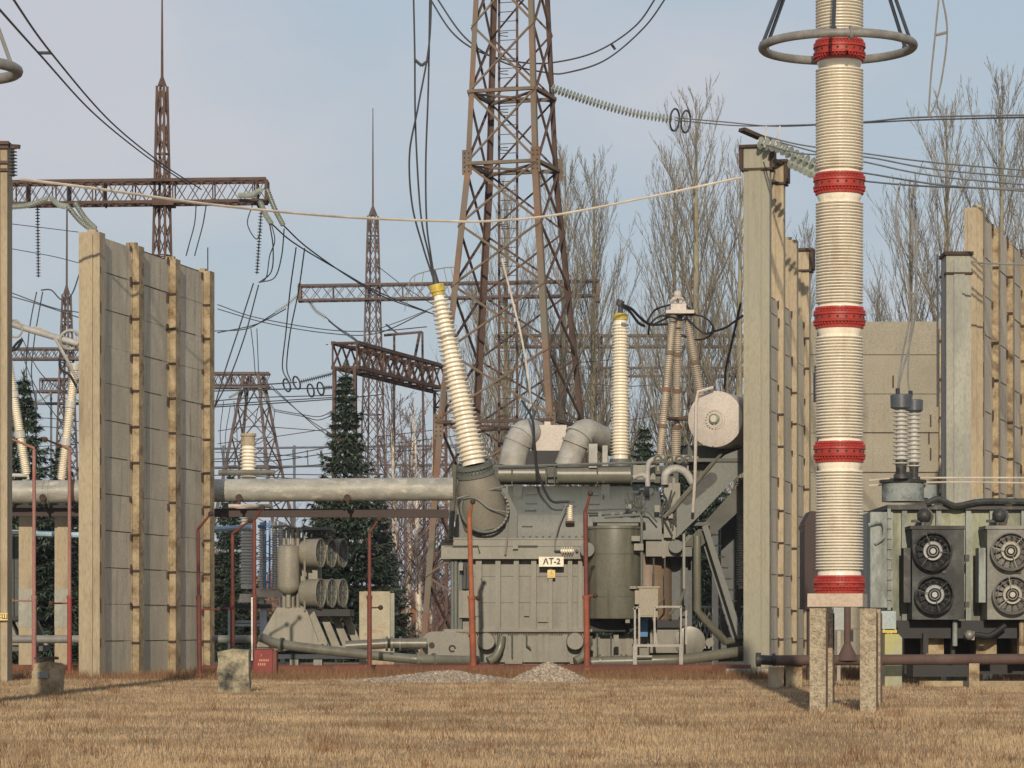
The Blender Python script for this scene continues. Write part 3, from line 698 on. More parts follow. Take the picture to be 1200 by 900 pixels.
    mb = MB(); mb.pb(800, 832, 612, 616, D+.2, 1); mb.pb(845, 868, 590, 765, D+3.5, .8); mb.pb(798, 806, 652, 722, D+2, .4); mb.pb(784,812,640,734,D+2.3,.4); pt('support_column', mb, M('blue_grey_steel', (.1,.11,.115), .6, var=.2), None)
    mb = MB(); mb.tube([P(817,628,D+.3), P(817,715,D+.3), P(824,724,D+.4), P(850,752,D+.9), P(868,748,D+1.4)], S(4.6), 12); pt('drain_pipe', mb, olive)
    mb = MB(); mb.bar(P(826,616,D+.1), P(868,748,D+.1), .22, .06); mb.bar(P(820,614,D+1), P(862,748,D+1), .22, .06)
    for k in range(10): a = P(827+k*4, 626+k*13, D+.1); mb.bar(a+V((.05,0,0)), a+V((.5,.9,0)), .05)
    pt('ladder', mb, olive_cool)
    mb = MB(); insulator(mb, P(869,690,D+2.5), P(869,560,D+2.5), S(4), S(4), S(2.5), 44); pt('bushing', mb, porc_white, label='white ribbed porcelain partly behind the concrete pillar')
    # conservator
    c = P(838, 491, D-1.2); mb = MB(); r = 33*(D-1.2)/F; e = V((.35,1,0)).normalized()
    mb.lathe([(0, r*.97), (.02, r), (.1, r), (7.0, r), (7.1, r*.9)], c, e, 56); co = pt('conservator', mb, pink)
    mb = MB(); mb.lathe([(0, S(12)), (.06, S(12))], c-e*.04, -e*-1, 28); mb.ring(c-e*.05, S(9.5), .02, ax=e, seg=28, ts=5)
    part('inspection_flange', mb, pink, co)
    bo = MB()
    for i in range(20): g = 2*pi*i/20; p = c+V((cos(g)*S(10.8), -.06, sin(g)*S(10.8))); bo.cyl(p, p+V((0,-.04,0)), .022, seg=6)
    part('bolts', bo, pink, co)
    mb = MB(); mb.lathe([(0, S(6)), (.12, S(6)), (.13, S(5))], c-e*.06, -e, 24); g = part('oil_gauge', mb, M('green_gauge', (.16,.2,.14), .4), co)
    part('gauge_face', MB().lathe([(0,S(4)),(.02,S(4))], c-e*.2, -e, 24), pink, co)
    mb = MB(); mb.tube([c-e*.1+V((0,0,-.2)), c-e*.1+V((-.05,0,-1))], .03, 6); mb.tube([P(836,454,D-1.5), P(818,459,D-1.5), P(816,470,D-1.5), P(814.5,560,D-1.5), P(812,600,D-1)], .06, 8); part('breather_pipe', mb, pink, co)
    mb = MB(); mb.pb(806, 870, 522, 545, D+.6, 4); mb.pb(806, 872, 537, 541, D-.4, 1); pt('conservator_cradle', mb, olive_dark)
    # tangle of valves and pipes below the arrester
    mb = MB()
    for a in ([(759,570),(759,548),(764,539),(778,536)], [(779,568),(780,556),(790,549),(803,553),(812,566)], [(785,540),(800,536),(818,538)], [(742,560),(752,556),(758,560)]):
        mb.tube(catmull([P(p,q,D-.1) for p,q in a], 5), .15 if a[0][0] == 779 else .1, 10)
    pt('valve_pipe', mb, duct)
    mb = MB()
    for p in (771, 784, 796, 806): mb.ring(P(p, 538, D-.2), S(4), .05, ax=(0,1,0), seg=14, ts=5); mb.pb(p-1, p+1, 534, 552, D, .2)
    mb.pb(742, 768, 545, 562, D+1, .5); pt('valve_wheel', mb, olive)
    mb = MB(); r2 = random.Random(4)
    for i in range(16):
        a = P(r2.uniform(738,752), r2.uniform(590,606), D-.2); mb.tube(catmull([a, a+V((r2.uniform(-.3,.3),-.1,r2.uniform(.1,.5))), a+V((r2.uniform(-.4,.4),-.1,r2.uniform(-.2,.3)))], 4), .018, 4)
    for i in range(14):
        p = r2.uniform(776, 798); q = r2.uniform(572, 600); mb.tube(catmull([P(p,q,D-.1), P(p+r2.uniform(-6,8), q+r2.uniform(8,20), D-.15), P(p+r2.uniform(-8,8), q+r2.uniform(25,36), D-.1)], 4), .03, 4)
    pt('loose_cables', mb, olive_dark)
    mb = MB(); mb.pb(778,797,566,630,D+.1,.4); mb.pb(788,791,560,632,D-.05,.05); mb.pb(800,803,600,690,D,.1); mb.tube([P(803,690,D),P(797,706,D),P(785,720,D)],.06,6); pt('terminal_box', mb, olive)
    # black cable hanging over the front
    mb = MB(); mb.tube(catmull([P(612,470,D+4), P(624,492,D+1), P(626,520,D-.2), P(630,552,D-.3), P(640,578,D-.2), P(648,588,D-.3), P(660,588,D-.4), P(667,588,D-.4)], 6), .05, 8); pt('black_cable', mb, black)
    mb = MB(); mb.tube(catmull([P(664,590,D-.4), P(656,610,D-.3), P(651,630,D-.3), P(650,645,D-.3)], 6), .03, 6); mb.tube([P(594,568,D-.1),P(594,632,D-.3),P(592,650,D-.3)], .04, 6)
    mb.tube(catmull([P(536,585,D-.7), P(556,584,D-1), P(574,596,D-1), P(592,600,D-.8)], 6), .03, 5); mb.tube([P(536,584,D-.9),P(590,570,D-.9)], .03, 5); pt('thin_cable', mb, wire_grey)
    # small conduits, junction boxes and weld seams
    mb = MB(); r3 = random.Random(12)
    for a in ([(545,660),(545,690)], [(600,744),(600,770)], [(617,744),(617,756),(622,760)], [(700,742),(700,768)], [(716,745),(716,770)], [(707,560),(707,566)], [(766,654),(766,686)], [(742,640),(742,688)], [(779,655),(779,700),(770,712)], [(530,640),(560,640),(562,648)], [(602,640),(630,640)], [(690,598),(735,596),(760,600),(770,612)]):
        mb.tube([P(p,q,D-.18 if p < 690 else D-.3) for p,q in a], .035, 6)
    pt('small_conduit', mb, olive_dark)
    for (a, b, w, h) in ((604,640,6,7),(540,664,5,9),(737,594,7,6),(770,596,6,8),(786,604,5,7),(577,570,5,5),(552,744,6,6),(722,748,6,8)):
        pt('junction_box', MB().pb(a-w/2, a+w/2, b-h/2, b+h/2, D-.3, .25), olive)
    mb = MB()
    for q in (675, 706): mb.pb(553, 683, q, q+.5, D+.485, .02)
    for q in (640,): mb.pb(520, 687, q, q+.5, D-.135, .02)
    for q in (650, 700): mb.lathe([(0,S(32.25)),(.03,S(32.25))], V((X(720,D), D+.25, Z(q,D))), (0,0,1), 48, False)
    pt('weld_seam', mb, olive_dark)
    mb = MB()
    for k in range(22): p = 521+k*7.7; mb.cyl(P(p,630,D-.05), P(p,628.6,D-.05), .05, seg=6)
    pt('cover_bolts', mb, olive_dark)
    # vertical conduits at the left end
    mb = MB(); mb.tube([P(533,545,D-.6), P(530,600,D-.4), P(528,630,D-.3)], .1, 8); mb.pb(527,532,566,634,D-.2,.3); mb.tube(catmull([P(530,632,D-.3),P(520,636,D),P(512,645,D+.4)],4), .06, 6); pt('end_conduit', mb, olive)
    return t
main_transformer()
# AT platform (own thing)
def platform():
    D = 112; t = thing('steel_platform', 'small steel service platform with handrail below the control cabinet', 'platform', P(773, 786, D))
    mb = MB(); mb.pb(742, 800, 755, 758, D, 1.1); part('deck', mb, alu, t)
    for p, d in ((744, .02), (798, .02), (744, 1), (798, 1)): part('leg', MB().bar(P(p,757,D+d), (X(p,D), D+d, 0), .14), alu, t)
    mb = MB()
    for p in (744, 749, 767, 798, 804): mb.bar(P(p,755,D+.05), P(p,711 if p < 800 else 715,D+.05), .07)
    mb.bar(P(767,711,D+.05), P(798,711,D+.05), .07); mb.bar(P(742,714,D+.05), P(749,711,D+.05), .07); mb.bar(P(746,769,D+.05), P(764,769,D+.05), .06); mb.bar(P(798,711,D+.05), P(804,716,D+.9), .06); mb.bar(P(770,757,D+.5), P(765,718,D+.5), .06)
    part('handrail', mb, alu, t)
platform()

# surge arrester tripod
def arrester():
    D = 117; S = lambda p: p*D/F
    t = thing('surge_arrester', 'tripod of three ribbed brown porcelain stacks meeting under a curved cap', 'surge arrester', P(797, 545, D))
    for (a, b, d0, d1, lab) in (((773,540),(789,368),0,0,'front left leg'), ((792,540),(795,370),1.6,.5,'middle leg'), ((824,478),(804,368),.6,.1,'short right leg')):
        p = P(*a, D+d0); q = P(*b, D+d1); n = 4 if a[0] < 800 else 2; lg = None
        for k in range(n):
            u = p.lerp(q, k/n); v = p.lerp(q, (k+1)/n-.02); mb = MB(); r = S(5.1)-S(.9)*k/n
            insulator(mb, u, v, r*.72, r*.72, r*.36, int((v-u).length/.085), 20, .05)
            o = part('porcelain_stack', mb, porc_brown, t)
            part('flange', MB().cyl(v-(v-u).normalized()*.04, v+(v-u).normalized()*.12, r*1.12), rust_warm, o)
    mb = MB(); mb.cyl(P(794,491,D+1), P(822,489,D+.7), .09); mb.cyl(P(776,490,D), P(794,491,D+1), .08); part('brace', mb, rust, t)
    mb = MB(); mb.box(X(780,D), X(813,D), D-.3, D+1, Z(368,D), Z(364,D)); mb.box(X(786,D), X(804,D), D-.1, D+.6, Z(364,D), Z(356,D)); part('cap_plate', mb, pink, t)
    mb = MB()
    for g in (0, 1.1, 2.1): mb.ring(P(794,356,D+.3), S(7.5), .07, ax=(sin(g), cos(g), 0), seg=16, ts=6, a0=-pi, a1=0)
    mb.sphere(P(794,345,D+.3), .16); part('cap_hoop', mb, pink, t)
    mb = MB(); r2 = random.Random(8)
    for a in ([(760,392,0),(762,380,-.5),(776,370,-.6),(800,375,-.3),(806,368,0)], [(766,380,.4),(782,372,.8),(800,358,.6),(815,368,.4)], [(806,368,0),(826,372,-.2),(836,385,0),(828,396,.4),(812,398,.6),(798,392,.8)],
              [(758,378,0),(768,363,.4),(786,357,.6)], [(804,372,0),(824,390,-.4),(838,388,0)]):
        mb.tube(catmull([P(p,q,D+d) for p,q,d in a], 6), .04, 6)
    part('loop_cable', mb, black, t)
arrester()

# ============================================================ LARGE PIPE, DARK BEAM, SUPPORTS
rust_red = M('rust_red_pipe', (.15,.05,.035), .8, var=.35, scale=1, stain=(.08,.04,.03), amt=.5)
D = 110; S = lambda p: p*D/F
t = thing('large_pipe', 'large weathered silver pipe running level behind the left fire wall to the transformer', 'pipe', P(400, 573, D))
mb = MB(); mb.cyl(P(-60,577,D), P(531,573,D), S(13.5), seg=40); part('pipe_run', mb, silver_pipe, t)
mb = MB()
for p in (50, 56, 405, 400): mb.lathe([(0,S(14.6)),(.06,S(14.6))], P(p,577-4*p/531,D), (1,0,0), 36)
part('pipe_collar', mb, silver_pipe, t)
mb = MB(); mb.lathe([(0,S(14.5)),(.2,S(14.5))], P(82,576.5,D), (1,0,0), 30); 
for p in (280, 407, 50): mb.cyl(P(p, 583, D-.55), P(p,583,D-.3), S(4)); mb.pb(p-1, p+2, 584, 591, D-.5, .1)
part('drain_valve', mb, joint_dark, t)
t = thing('steel_beam', 'dark brown steel beam running level just below the large silver pipe', 'beam', P(300, 603, 110.5))
mb = MB(); a = P(6,600,111); b = P(526,602,111); mb.bar(a, b, .3, .3); part('beam', mb, brown_box, t)
for (a, b, lab) in ((22,38,'leftmost concrete pillar supporting the large silver pipe'), (64,80,'concrete pillar supporting the pipe just left of the fire wall')):
    Dp = 112; t = thing('concrete_pillar', lab, 'pillar', (X((a+b)/2,Dp), Dp, 0))
    mb = MB(); mb.box(X(a,Dp), X(b,Dp), Dp, Dp+.5, 0, Z(593,Dp)); mb.box(X(a-2,Dp), X(b+2,Dp), Dp-.05, Dp+.55, Z(600,Dp), Z(592,Dp)); part('shaft', mb, conc_pillar, t)
    mb = MB(); mb.box(X(a,Dp)-.004, X(b,Dp)+.004, Dp-.012, Dp-.002, Z(735,Dp), Z(690,Dp)); part('cement_patch', mb, conc_grey, t)
mb = MB(); mb.pb(17, 28, 626, 722, 116, 1.5); mb.pb(10, 16, 624, 722, 116, 1.5); mb.pb(9, 29, 622, 626, 115.9, 1.7); mb.pb(17,27,675,677,115.95,.04)
solo('steel_cabinet', mb, M('dark_green_paint', (.03,.042,.04), .5), 'tall dark green cabinet between the left concrete column and the pipe pillar', 'cabinet')
t = thing('blue_pipe', 'thin pale blue pipe running level below the dark beam on the left', 'pipe', P(60, 627, 118))
part('pipe_run', MB().tube([P(10,624,118), P(90,627,118), P(300,618,118)], .11, 8), M('pale_blue_paint', (.3,.42,.5), .6), t)
t = thing('low_pipe', 'grey pipe running level at knee height behind the left wall', 'pipe', P(150, 750, 108))
part('pipe_run', MB().cyl(P(-10,749,108), P(300,749,108), .14), M('grey_pipe_paint', (.2,.2,.19), .6), t)
t = thing('curb_pipe', 'rust red pipe lying along the ground in front of the main transformer', 'pipe', P(520, 788, 106))
part('pipe_run', MB().cyl((X(-30,106.5), 106.5, .17), (X(392,106.5), 106.5, .15), .13), rust_red, t); part('pipe_run', MB().cyl((X(392,106),106,.14), (X(880,106),106,.14), .17), rust_red, t)
# cooler pipes to transformer
t = thing('oil_pipe', 'olive grey oil pipe sloping from the fan cooler down to the transformer base', 'pipe', P(420, 770, 109))
pts = catmull([P(306,747,110.5), P(330,755,110), P(400,764,109.5), P(470,771,109), P(500,773,109), P(560,774,110)], 6)
part('pipe_run', MB().tube(pts, .17, 14), olive, t); mb = MB()
for k in (6, 22, 25): mb.lathe([(-.05,.24),(.05,.24)], pts[k], pts[k+1]-pts[k], 16)
part('pipe_collar', mb, olive, t)
t = thing('oil_pipe', 'upper olive pipe between the zigzag cooling fins and the round end bracket', 'pipe', P(450, 757, 113))
part('pipe_run', MB().tube([P(405,757,113), P(455,754,113), P(500,754,113)], .19, 14), olive, t); mb = MB()
for p in (452, 458, 468): mb.lathe([(0,.27),(.08,.27)], P(p,754.5,113), (1,0,0), 18)
part('pipe_collar', mb, olive, t)
t = thing('oil_pipe', 'olive oil pipe along the transformer foot below the round tank', 'pipe', P(780, 772, 112.5))
part('pipe_run', MB().tube([P(690,776,112.8), P(760,774,112.6), P(800,773,112.6), P(872,763,113.5)], .2, 14), olive, t); mb = MB()
for p in (702, 727, 733): mb.lathe([(0,.26),(.07,.26)], P(p,775,112.8), (1,0,0), 18)
part('pipe_collar', mb, olive, t)
mb = MB(); mb.pb(-30, 880, 786.6, 787.6, 113, 8); solo('foundation_slab', mb, M('foundation_concrete', (.12,.1,.08), .9), kind='structure')

# ============================================================ FAN COOLER (left of the transformer)
cooler_paint = M('cooler_grey_paint', (.24,.225,.18), .5, var=.1, scale=.8, stain=(.17,.16,.13), amt=.4, sscale=1, streak=(.09,.08,.06), samt=.5)
def cooler():
    D = 113; S = lambda p: p*D/F
    t = thing('oil_cooler', 'olive oil cooler with six round fan drums left of the main transformer', 'cooler', (X(350,D), D, 0))
    mb = MB(); mb.pprism([(305,746),(322,716),(324,712),(357,712),(360,716),(374,754),(374,760),(300,758)], D, 1.2); mb.pb(300, 418, 757, 762, D+.1, 3.4); pl = part('base_frame', mb, cooler_paint, t)
    mb = MB(); mb.pb(310, 420, 764, 772, D+.6, 3); part('plinth', mb, dark_blue, t)
    for p in (338, 366): part('leg', MB().box(X(p,D), X(p+10,D), D+.7, D+1.6, 0, Z(764,D)), conc_grey, t)
    mb = MB(); h = Z(640,D)-Z(690,D); mb.lathe([(-.22,S(3)), (-.12,S(9)), (0,S(12.4)), (.1,S(13)), (h-.08,S(13)), (h,S(12)), (h+.05,S(6))], P(338,690,D), (0,0,1), 36); part('oil_vessel', mb, cooler_paint, t)
    mb = MB(); mb.cyl(P(338,712,D), P(338,690,D), S(3)); 
    for p in (333,338,343,349): mb.cyl(P(p,640,D+.2), P(p,620,D+.2), S(2)); mb.cyl(P(p,712,D+.3), P(p,694,D+.3), S(2.4))
    mb.tube([P(357,716,D-.1), P(357,628,D-.1), P(352,620,D)], .04, 6); mb.tube([P(320,618,D),P(335,616,D),P(388,630,D+2)], .05, 6); part('riser_pipe', mb, cooler_paint, t)
    mb = MB()
    for k in range(8): mb.pb(336+k*6, 340+k*6, 619+k*.6, 632, D+.6+k*.35, .1)
    mb.pb(334, 388, 618, 621, D+.5, 3.2); part('fin_bank', mb, olive_cool, t)
    mb = MB(); mb.pb(347, 372, 630, 712, D+.9, 2.6); mb.pb(352,358,675,712,D+.4,.4); mb.pb(366,372,668,682,D+.5,.3); part('cooler_body', mb, cooler_paint, t)
    ax = V((.955,-.296,0)).normalized()
    for row, py in ((0, 648), (1, 695)):
        for k in range(3):
            c = P(359+k*13.3, py, D+.3+k*1.15); r = S(16.6); L = S(18.5)*1.0
            mb = MB(); mb.lathe([(-.15,r*.85), (0,r*.98), (L-.1,r), (L-.02,r*1.05), (L,r*1.05), (L,r*.94), (L-.3,r*.9), (L-.35,r*.88)], c, ax, 40, False)
            fd = part('fan_drum', mb, cooler_paint, t)
            q = c+ax*(L-.36); mb = MB(); mb.lathe([(0,r*.9),(.02,r*.89)], q, ax, 32)
            a = V((0,0,1)); b = ax.cross(a)
            part('fan_back', mb, olive_dark, fd)
            mb = MB(); mb.lathe([(0,r*.3),(.2,r*.28),(.28,r*.1)], q, ax, 20)
            for i in range(8):
                g = 2*pi*i/8; d = a*cos(g)+b*sin(g); e = b*cos(g)-a*sin(g); mb.add([q+ax*.08+d*r*.25-e*.06, q+ax*.16+d*r*.25+e*.08, q+ax*.2+d*r*.85+e*.16, q+ax*.06+d*r*.85-e*.08], [(0,1,2,3)])
            for rr_ in (.35,.6,.85): mb.ring(c+ax*(L-.03), r*rr_, .012, ax=ax, seg=28, ts=4)
            for i in range(6): g = pi*i/6; d = a*cos(g)+b*sin(g); mb.bar(c+ax*(L-.03)-d*r, c+ax*(L-.03)+d*r, .018)
            part('fan_blades', mb, olive_cool, fd)
    mb = MB(); mb.pb(358, 410, 714, 722, D+.4, 3); part('drip_tray', mb, black, t)
    for k in range(4):
        a = 362+k*13; mb = MB(); mb.pprism([(a,722),(a+6,716),(a+24,758),(a+14,758)], D+.3+k*.8, .35); part('cooling_fin', mb, cooler_paint, t)
    mb = MB()
    for p in (378, 407): mb.pb(p-5, p+5, 752, 760, D-.1, .2)
    fo = part('foot_lug', mb, cooler_paint, t); mb = MB()
    for p in (378, 407): mb.lathe([(0,S(1.6)),(.02,S(1.6))], P(p,756,D-.12), (0,-1,0), 12)
    part('lug_hole', mb, joint_dark, fo)
    return t
ck = cooler()
# the similar cooler at the far left, only its fins seen
mb = MB()
t = thing('oil_cooler', 'lower part of a cooler with slanting fins left of the tall fire wall', 'cooler', (X(20,113),113,0))
for k in range(3):
    a = 6+k*16; part('cooling_fin', MB().pprism([(a-4,730),(a+4,724),(a+18,756),(a+8,756)], 113+k*.6, .4), olive, t)
part('drip_tray', MB().pb(-10, 40, 722, 727, 113.4, 2), black, t); part('base_frame', MB().pb(-10, 50, 757, 763, 113.2, 2), olive_dark, t)
for p in (2, 36): part('leg', MB().box(X(p,113.5), X(p+8,113.5), 113.5, 114.2, 0, Z(763,113.5)), conc_grey, t)

# ============================================================ SMALL THINGS IN FRONT
def noise3(x, s): return sin(x*12.9898+s*78.233)*.5+sin(x*4.1+s)*.5
def block(px0, px1, py0, py1, D, mat, label, dep=.5, tilt=0, taper=1.0, seed=1):
    r = random.Random(seed); x0, x1 = X(px0,D), X(px1,D); z1 = Z(py0,D); n = 7; mb = MB(); vs = []; 
    for k in range(n+1):
        f = k/n; sh = tilt*f; tw = 1+(taper-1)*f; xc = (x0+x1)/2; hw = (x1-x0)/2*tw
        j = [r.uniform(-.03,.03) for _ in range(4)]
        for (sx, sy, q) in ((-1,0,0),(-.0,0,1),(1,0,1),(1,1,2),(-1,1,3)):
            vs.append((xc+sx*hw+sh+j[q]*.8, D+sy*dep+j[q]*.5, z1*f-.1+(r.uniform(-.06,.06) if k == n else 0)))
    fs = []
    for k in range(n):
        for i in range(5): fs.append((k*5+i, k*5+(i+1)%5, (k+1)*5+(i+1)%5, (k+1)*5+i))
    fs.append(tuple(n*5+i for i in range(5))); fs.append(tuple(reversed(range(5)))); mb.add(vs, fs)
    return mb, label, mat
mb, l, m = block(32, 70, 773, 813, 73, conc_grey, '', tilt=.12, taper=.86, seed=2)
t = thing('concrete_block', 'leaning broken concrete stub in the grass left of the fire wall', 'concrete block', (X(50,73),73,0)); part('stub', mb, conc_worn, t)
mb = MB(); mb.box(X(40,73), X(66,73), 73.02, 73.4, Z(773,73), Z(770,73)); 
for k in range(7): a = P(42+k*4, 772, 73.1); mb.bar(a, a+V((noise3(k,1)*.08,0,.06)), .025)
part('steel_plate', mb, joint_dark, t)
mb = MB(); mb.obox(P(50,791,72.93), V((.13,0,0)), V((0,.01,0)), V((0,0,.07))); part('cement_patch', mb, M('blue_grey_patch', (.2,.22,.23), .9), t)
mb, l, m = block(255, 292, 758, 812, 75, tarred, '', taper=1.0, seed=5)
t = thing('concrete_block', 'squat concrete block with black tar at its foot in front of the fan cooler', 'concrete block', (X(273,75),75,0)); part('stub', mb, tarred, t)
t = thing('concrete_block', 'tall pale concrete block behind a red standpipe right of the fan cooler', 'concrete block', (X(441,118),118,0))
mb = MB(); mb.box(X(421,118), X(457,118), 118, 118.8, 0, Z(693,118)); part('slab', mb, M('pale_stained_concrete', (.4,.37,.28), .9, var=.15, stain=(.3,.17,.1), amt=.45, sscale=1.5), t)
mb = MB(); mb.box(X(457.3,118), X(462,118), 118.05, 118.75, 0, Z(695,118)); part('side_slab', mb, conc_grey, t)
# red fire box
D = 100; t = thing('fire_box', 'dark red fire box with faded lettering beside the white edged pole', 'box', (X(312,D), D, 0))
mb = MB(); mb.box(X(298,D), X(319,D), D, D+.7, 0, Z(761,D)); part('box_body', mb, red_box_m, t)
mb = MB(); mb.box(X(319.3,D), X(324,D), D+.02, D+.7, 0, Z(762,D)); mb.box(X(297,D),X(324,D),D-.03,D+.72,Z(761,D)+.002,Z(760,D)); part('box_lid', mb, red_pole, t)
tm = text_mb('?', .14, (X(306,D), D-.012, Z(768.5,D)), th=.004); part('lettering', tm, brown_letter, t)
mb = MB()
for i in range(6): mb.box(X(303.8+i*2,D), X(303.8+i*2+1.2,D), D-.012, D-.003, Z(775,D), Z(772.6,D))
for i in range(4): mb.box(X(302.5+i*2.4,D), X(302.5+i*2.4+1.3,D), D-.012, D-.003, Z(780,D), Z(777,D))
part('lettering', mb, brown_letter, t)
# standpipes
def standpipe(px, top, base_d, w, ball, mat, label, low=None, lowmat=None, valve=None, lean=0, bm=None):
    D = base_d; t = thing('standpipe', label, 'standpipe', (X(px+lean,D), D, 0)); S = lambda p: p*D/F
    q = P(px, top, D); b = V((X(px+lean,D), D, 0)); zm = Z(700, D); m = b.lerp(q, zm/q.z)
    part('upper_pipe', MB().cyl(m, q, S(w/2)*.85, seg=14), mat, t)
    lo = part('lower_pipe', MB().cyl(b, m, S(w/2)*1.12, seg=14), lowmat or mat, t)
    mb = MB(); mb.cyl(b+V((0,0,.1)), b+V((0,0,.2)), S(w/2)*2, seg=12); mb.cyl(m-V((0,0,.06)), m+V((0,0,.06)), S(w/2)*1.35, seg=12); part('collar', mb, lowmat or mat, t)
    bp = P(ball[0], ball[1], D-.25); nz = part('nozzle_arm', MB().tube([q-V((0,0,.03)), q+V((0,0,.05)), bp], [S(w/2)*.8, S(w/2)*.7, S(1.1)], 8), bm or mat, t)
    part('nozzle', MB().sphere(bp, S(3.2)), joint_dark if bm is None else bm, nz)
    if valve:
        vp = P(valve[0], valve[1], D-.15); va = part('side_arm', MB().cyl(P(px+lean*.5, valve[1], D), vp, S(1)), lowmat or mat, t); part('side_nozzle', MB().sphere(vp, S(3)), joint_dark if bm is None else bm, va)
standpipe(40, 527, 99, 5, (10,513), pink_pole, 'pink primed standpipe rising from behind the leaning concrete stub', valve=(14,704), bm=M('dull_red_nozzle', (.3,.16,.11), .7))
standpipe(81.5, 528, 99, 5, (53,515), pink_pole, 'pink standpipe with bright red foot against the left fire wall', lowmat=M('bright_red_pole', (.26,.05,.04), .6, var=.2), valve=(60,707), bm=MATS['dull_red_nozzle'])
standpipe(232, 622, 94, 5, (247,602), red_pole, 'dark red standpipe in front of the right end of the tall left fire wall', valve=(256,714), lean=2)
standpipe(272.5, 627, 102, 5, (293,610), red_pole, 'short dark red standpipe rising behind the tar stained concrete block', valve=(258,713))
standpipe(298, 611, 101.5, 5.5, (307.5,595), red_pole, 'dark red pole with a white painted edge beside the red fire box', valve=None)
solo('warning_flag', MB().bar((X(295.3,101.3),101.3,.5), (X(295.3,101.3),101.3,Z(700,101.3)), .05, .03), M('white_strip', (.7,.68,.62), .6), 'thin white vertical strip along the red pole beside the fire box', 'strip')
standpipe(433, 626, 104, 5, (444.5,608), red_pole, 'dark red standpipe in front of the tall pale concrete block', valve=(446,712))
standpipe(550, 607, 106, 7, (554,588), M('dull_orange_pole', (.3,.1,.045), .7, var=.3, stain=(.2,.08,.05), amt=.4), 'orange rusty standpipe in front of the left end of the main transformer', lowmat=orange_pole, valve=(560,701), lean=5)
standpipe(686, 601, 106, 6.5, (692,578), red_pole, 'red standpipe between the ribbed tank and the round tank of the transformer', lowmat=M('red_rust_pole', (.25,.07,.04), .7, var=.3), valve=(697.5,698), lean=2)
# gravel heaps
def heap(label, px0, px1, ptop, D, peak, seed):
    x0, x1 = X(px0,D), X(px1,D); xc = X(peak, D); H = Z(ptop, D); mb = MB(); n, m = 90, 34; r = random.Random(seed); vs = []
    dep = (x1-x0)*.32
    for j in range(m):
        for i in range(n):
            x = x0+(x1-x0)*i/(n-1); y = D-dep+2*dep*j/(m-1); w = (xc-x0) if x < xc else (x1-xc); u = abs(x-xc)/w; v = abs(y-D)/dep; q = sqrt(u*u+v*v)
            z = H*max(0, 1-q)**(1.0 if seed == 2 else 1.25); z = z+r.uniform(-.035,.045) if q < 1 else -.05
            vs.append((x+r.uniform(-.02,.02), y, max(z, -.05)))
    mb.add(vs, [(j*n+i, j*n+i+1, (j+1)*n+i+1, (j+1)*n+i) for j in range(m-1) for i in range(n-1)])
    for k in range(900):
        g = r.uniform(0, 2*pi); q = sqrt(r.random())*1.02; x = xc+cos(g)*q*((xc-x0) if cos(g) < 0 else (x1-xc)); y = D+sin(g)*q*dep
        z = H*max(0, 1-q)**(1.0 if seed == 2 else 1.25); s = r.uniform(.015,.045); a = r.uniform(0,3)
        mb.obox((x,y,z+s*.4), V((cos(a)*s, sin(a)*s, s*.3)), V((-sin(a)*s*.8, cos(a)*s*.8, 0)), V((-s*.2,0,s*.7)))
    solo('gravel_heap', mb, gravel_m, label, 'gravel heap')
heap('long low heap of pale gravel beside the orange standpipe', 400, 615, 786, 90, 527, 1)
heap('pointed heap of pale gravel in front of the transformer centre', 596, 692, 776, 89, 643, 2)

# brown cabinet left of the red-banded column
D = 92; t = thing('steel_cabinet', 'dark brown steel cabinet with sloping top behind the red banded column', 'cabinet', (X(950,D), D, 0))
mb = MB(); mb.add([(X(943,D),D,Z(714,D)),(X(975,D),D,Z(714,D)),(X(975,D),D,Z(599,D)),(X(950,D),D,Z(599,D)),(X(943,D),D,Z(612,D))]+[(X(943,D),D+1.6,Z(714,D)),(X(975,D),D+1.6,Z(714,D)),(X(975,D),D+1.6,Z(599,D)),(X(950,D),D+1.6,Z(599,D)),(X(943,D),D+1.6,Z(612,D))],
  [(0,1,2,3,4),(9,8,7,6,5)]+[(i,5+i,5+(i+1)%5,(i+1)%5) for i in range(5)]); part('cabinet_body', mb, brown_box, t)
part('lifting_eye', MB().ring(P(940.5,619,D+.3), .1, .03, ax=(0,1,0), seg=16, ts=6), joint_dark, t)
for p in (947, 968): part('leg', MB().box(X(p,D), X(p+6,D), D+.2, D+.5, 0, Z(714,D)), brown_box, t)

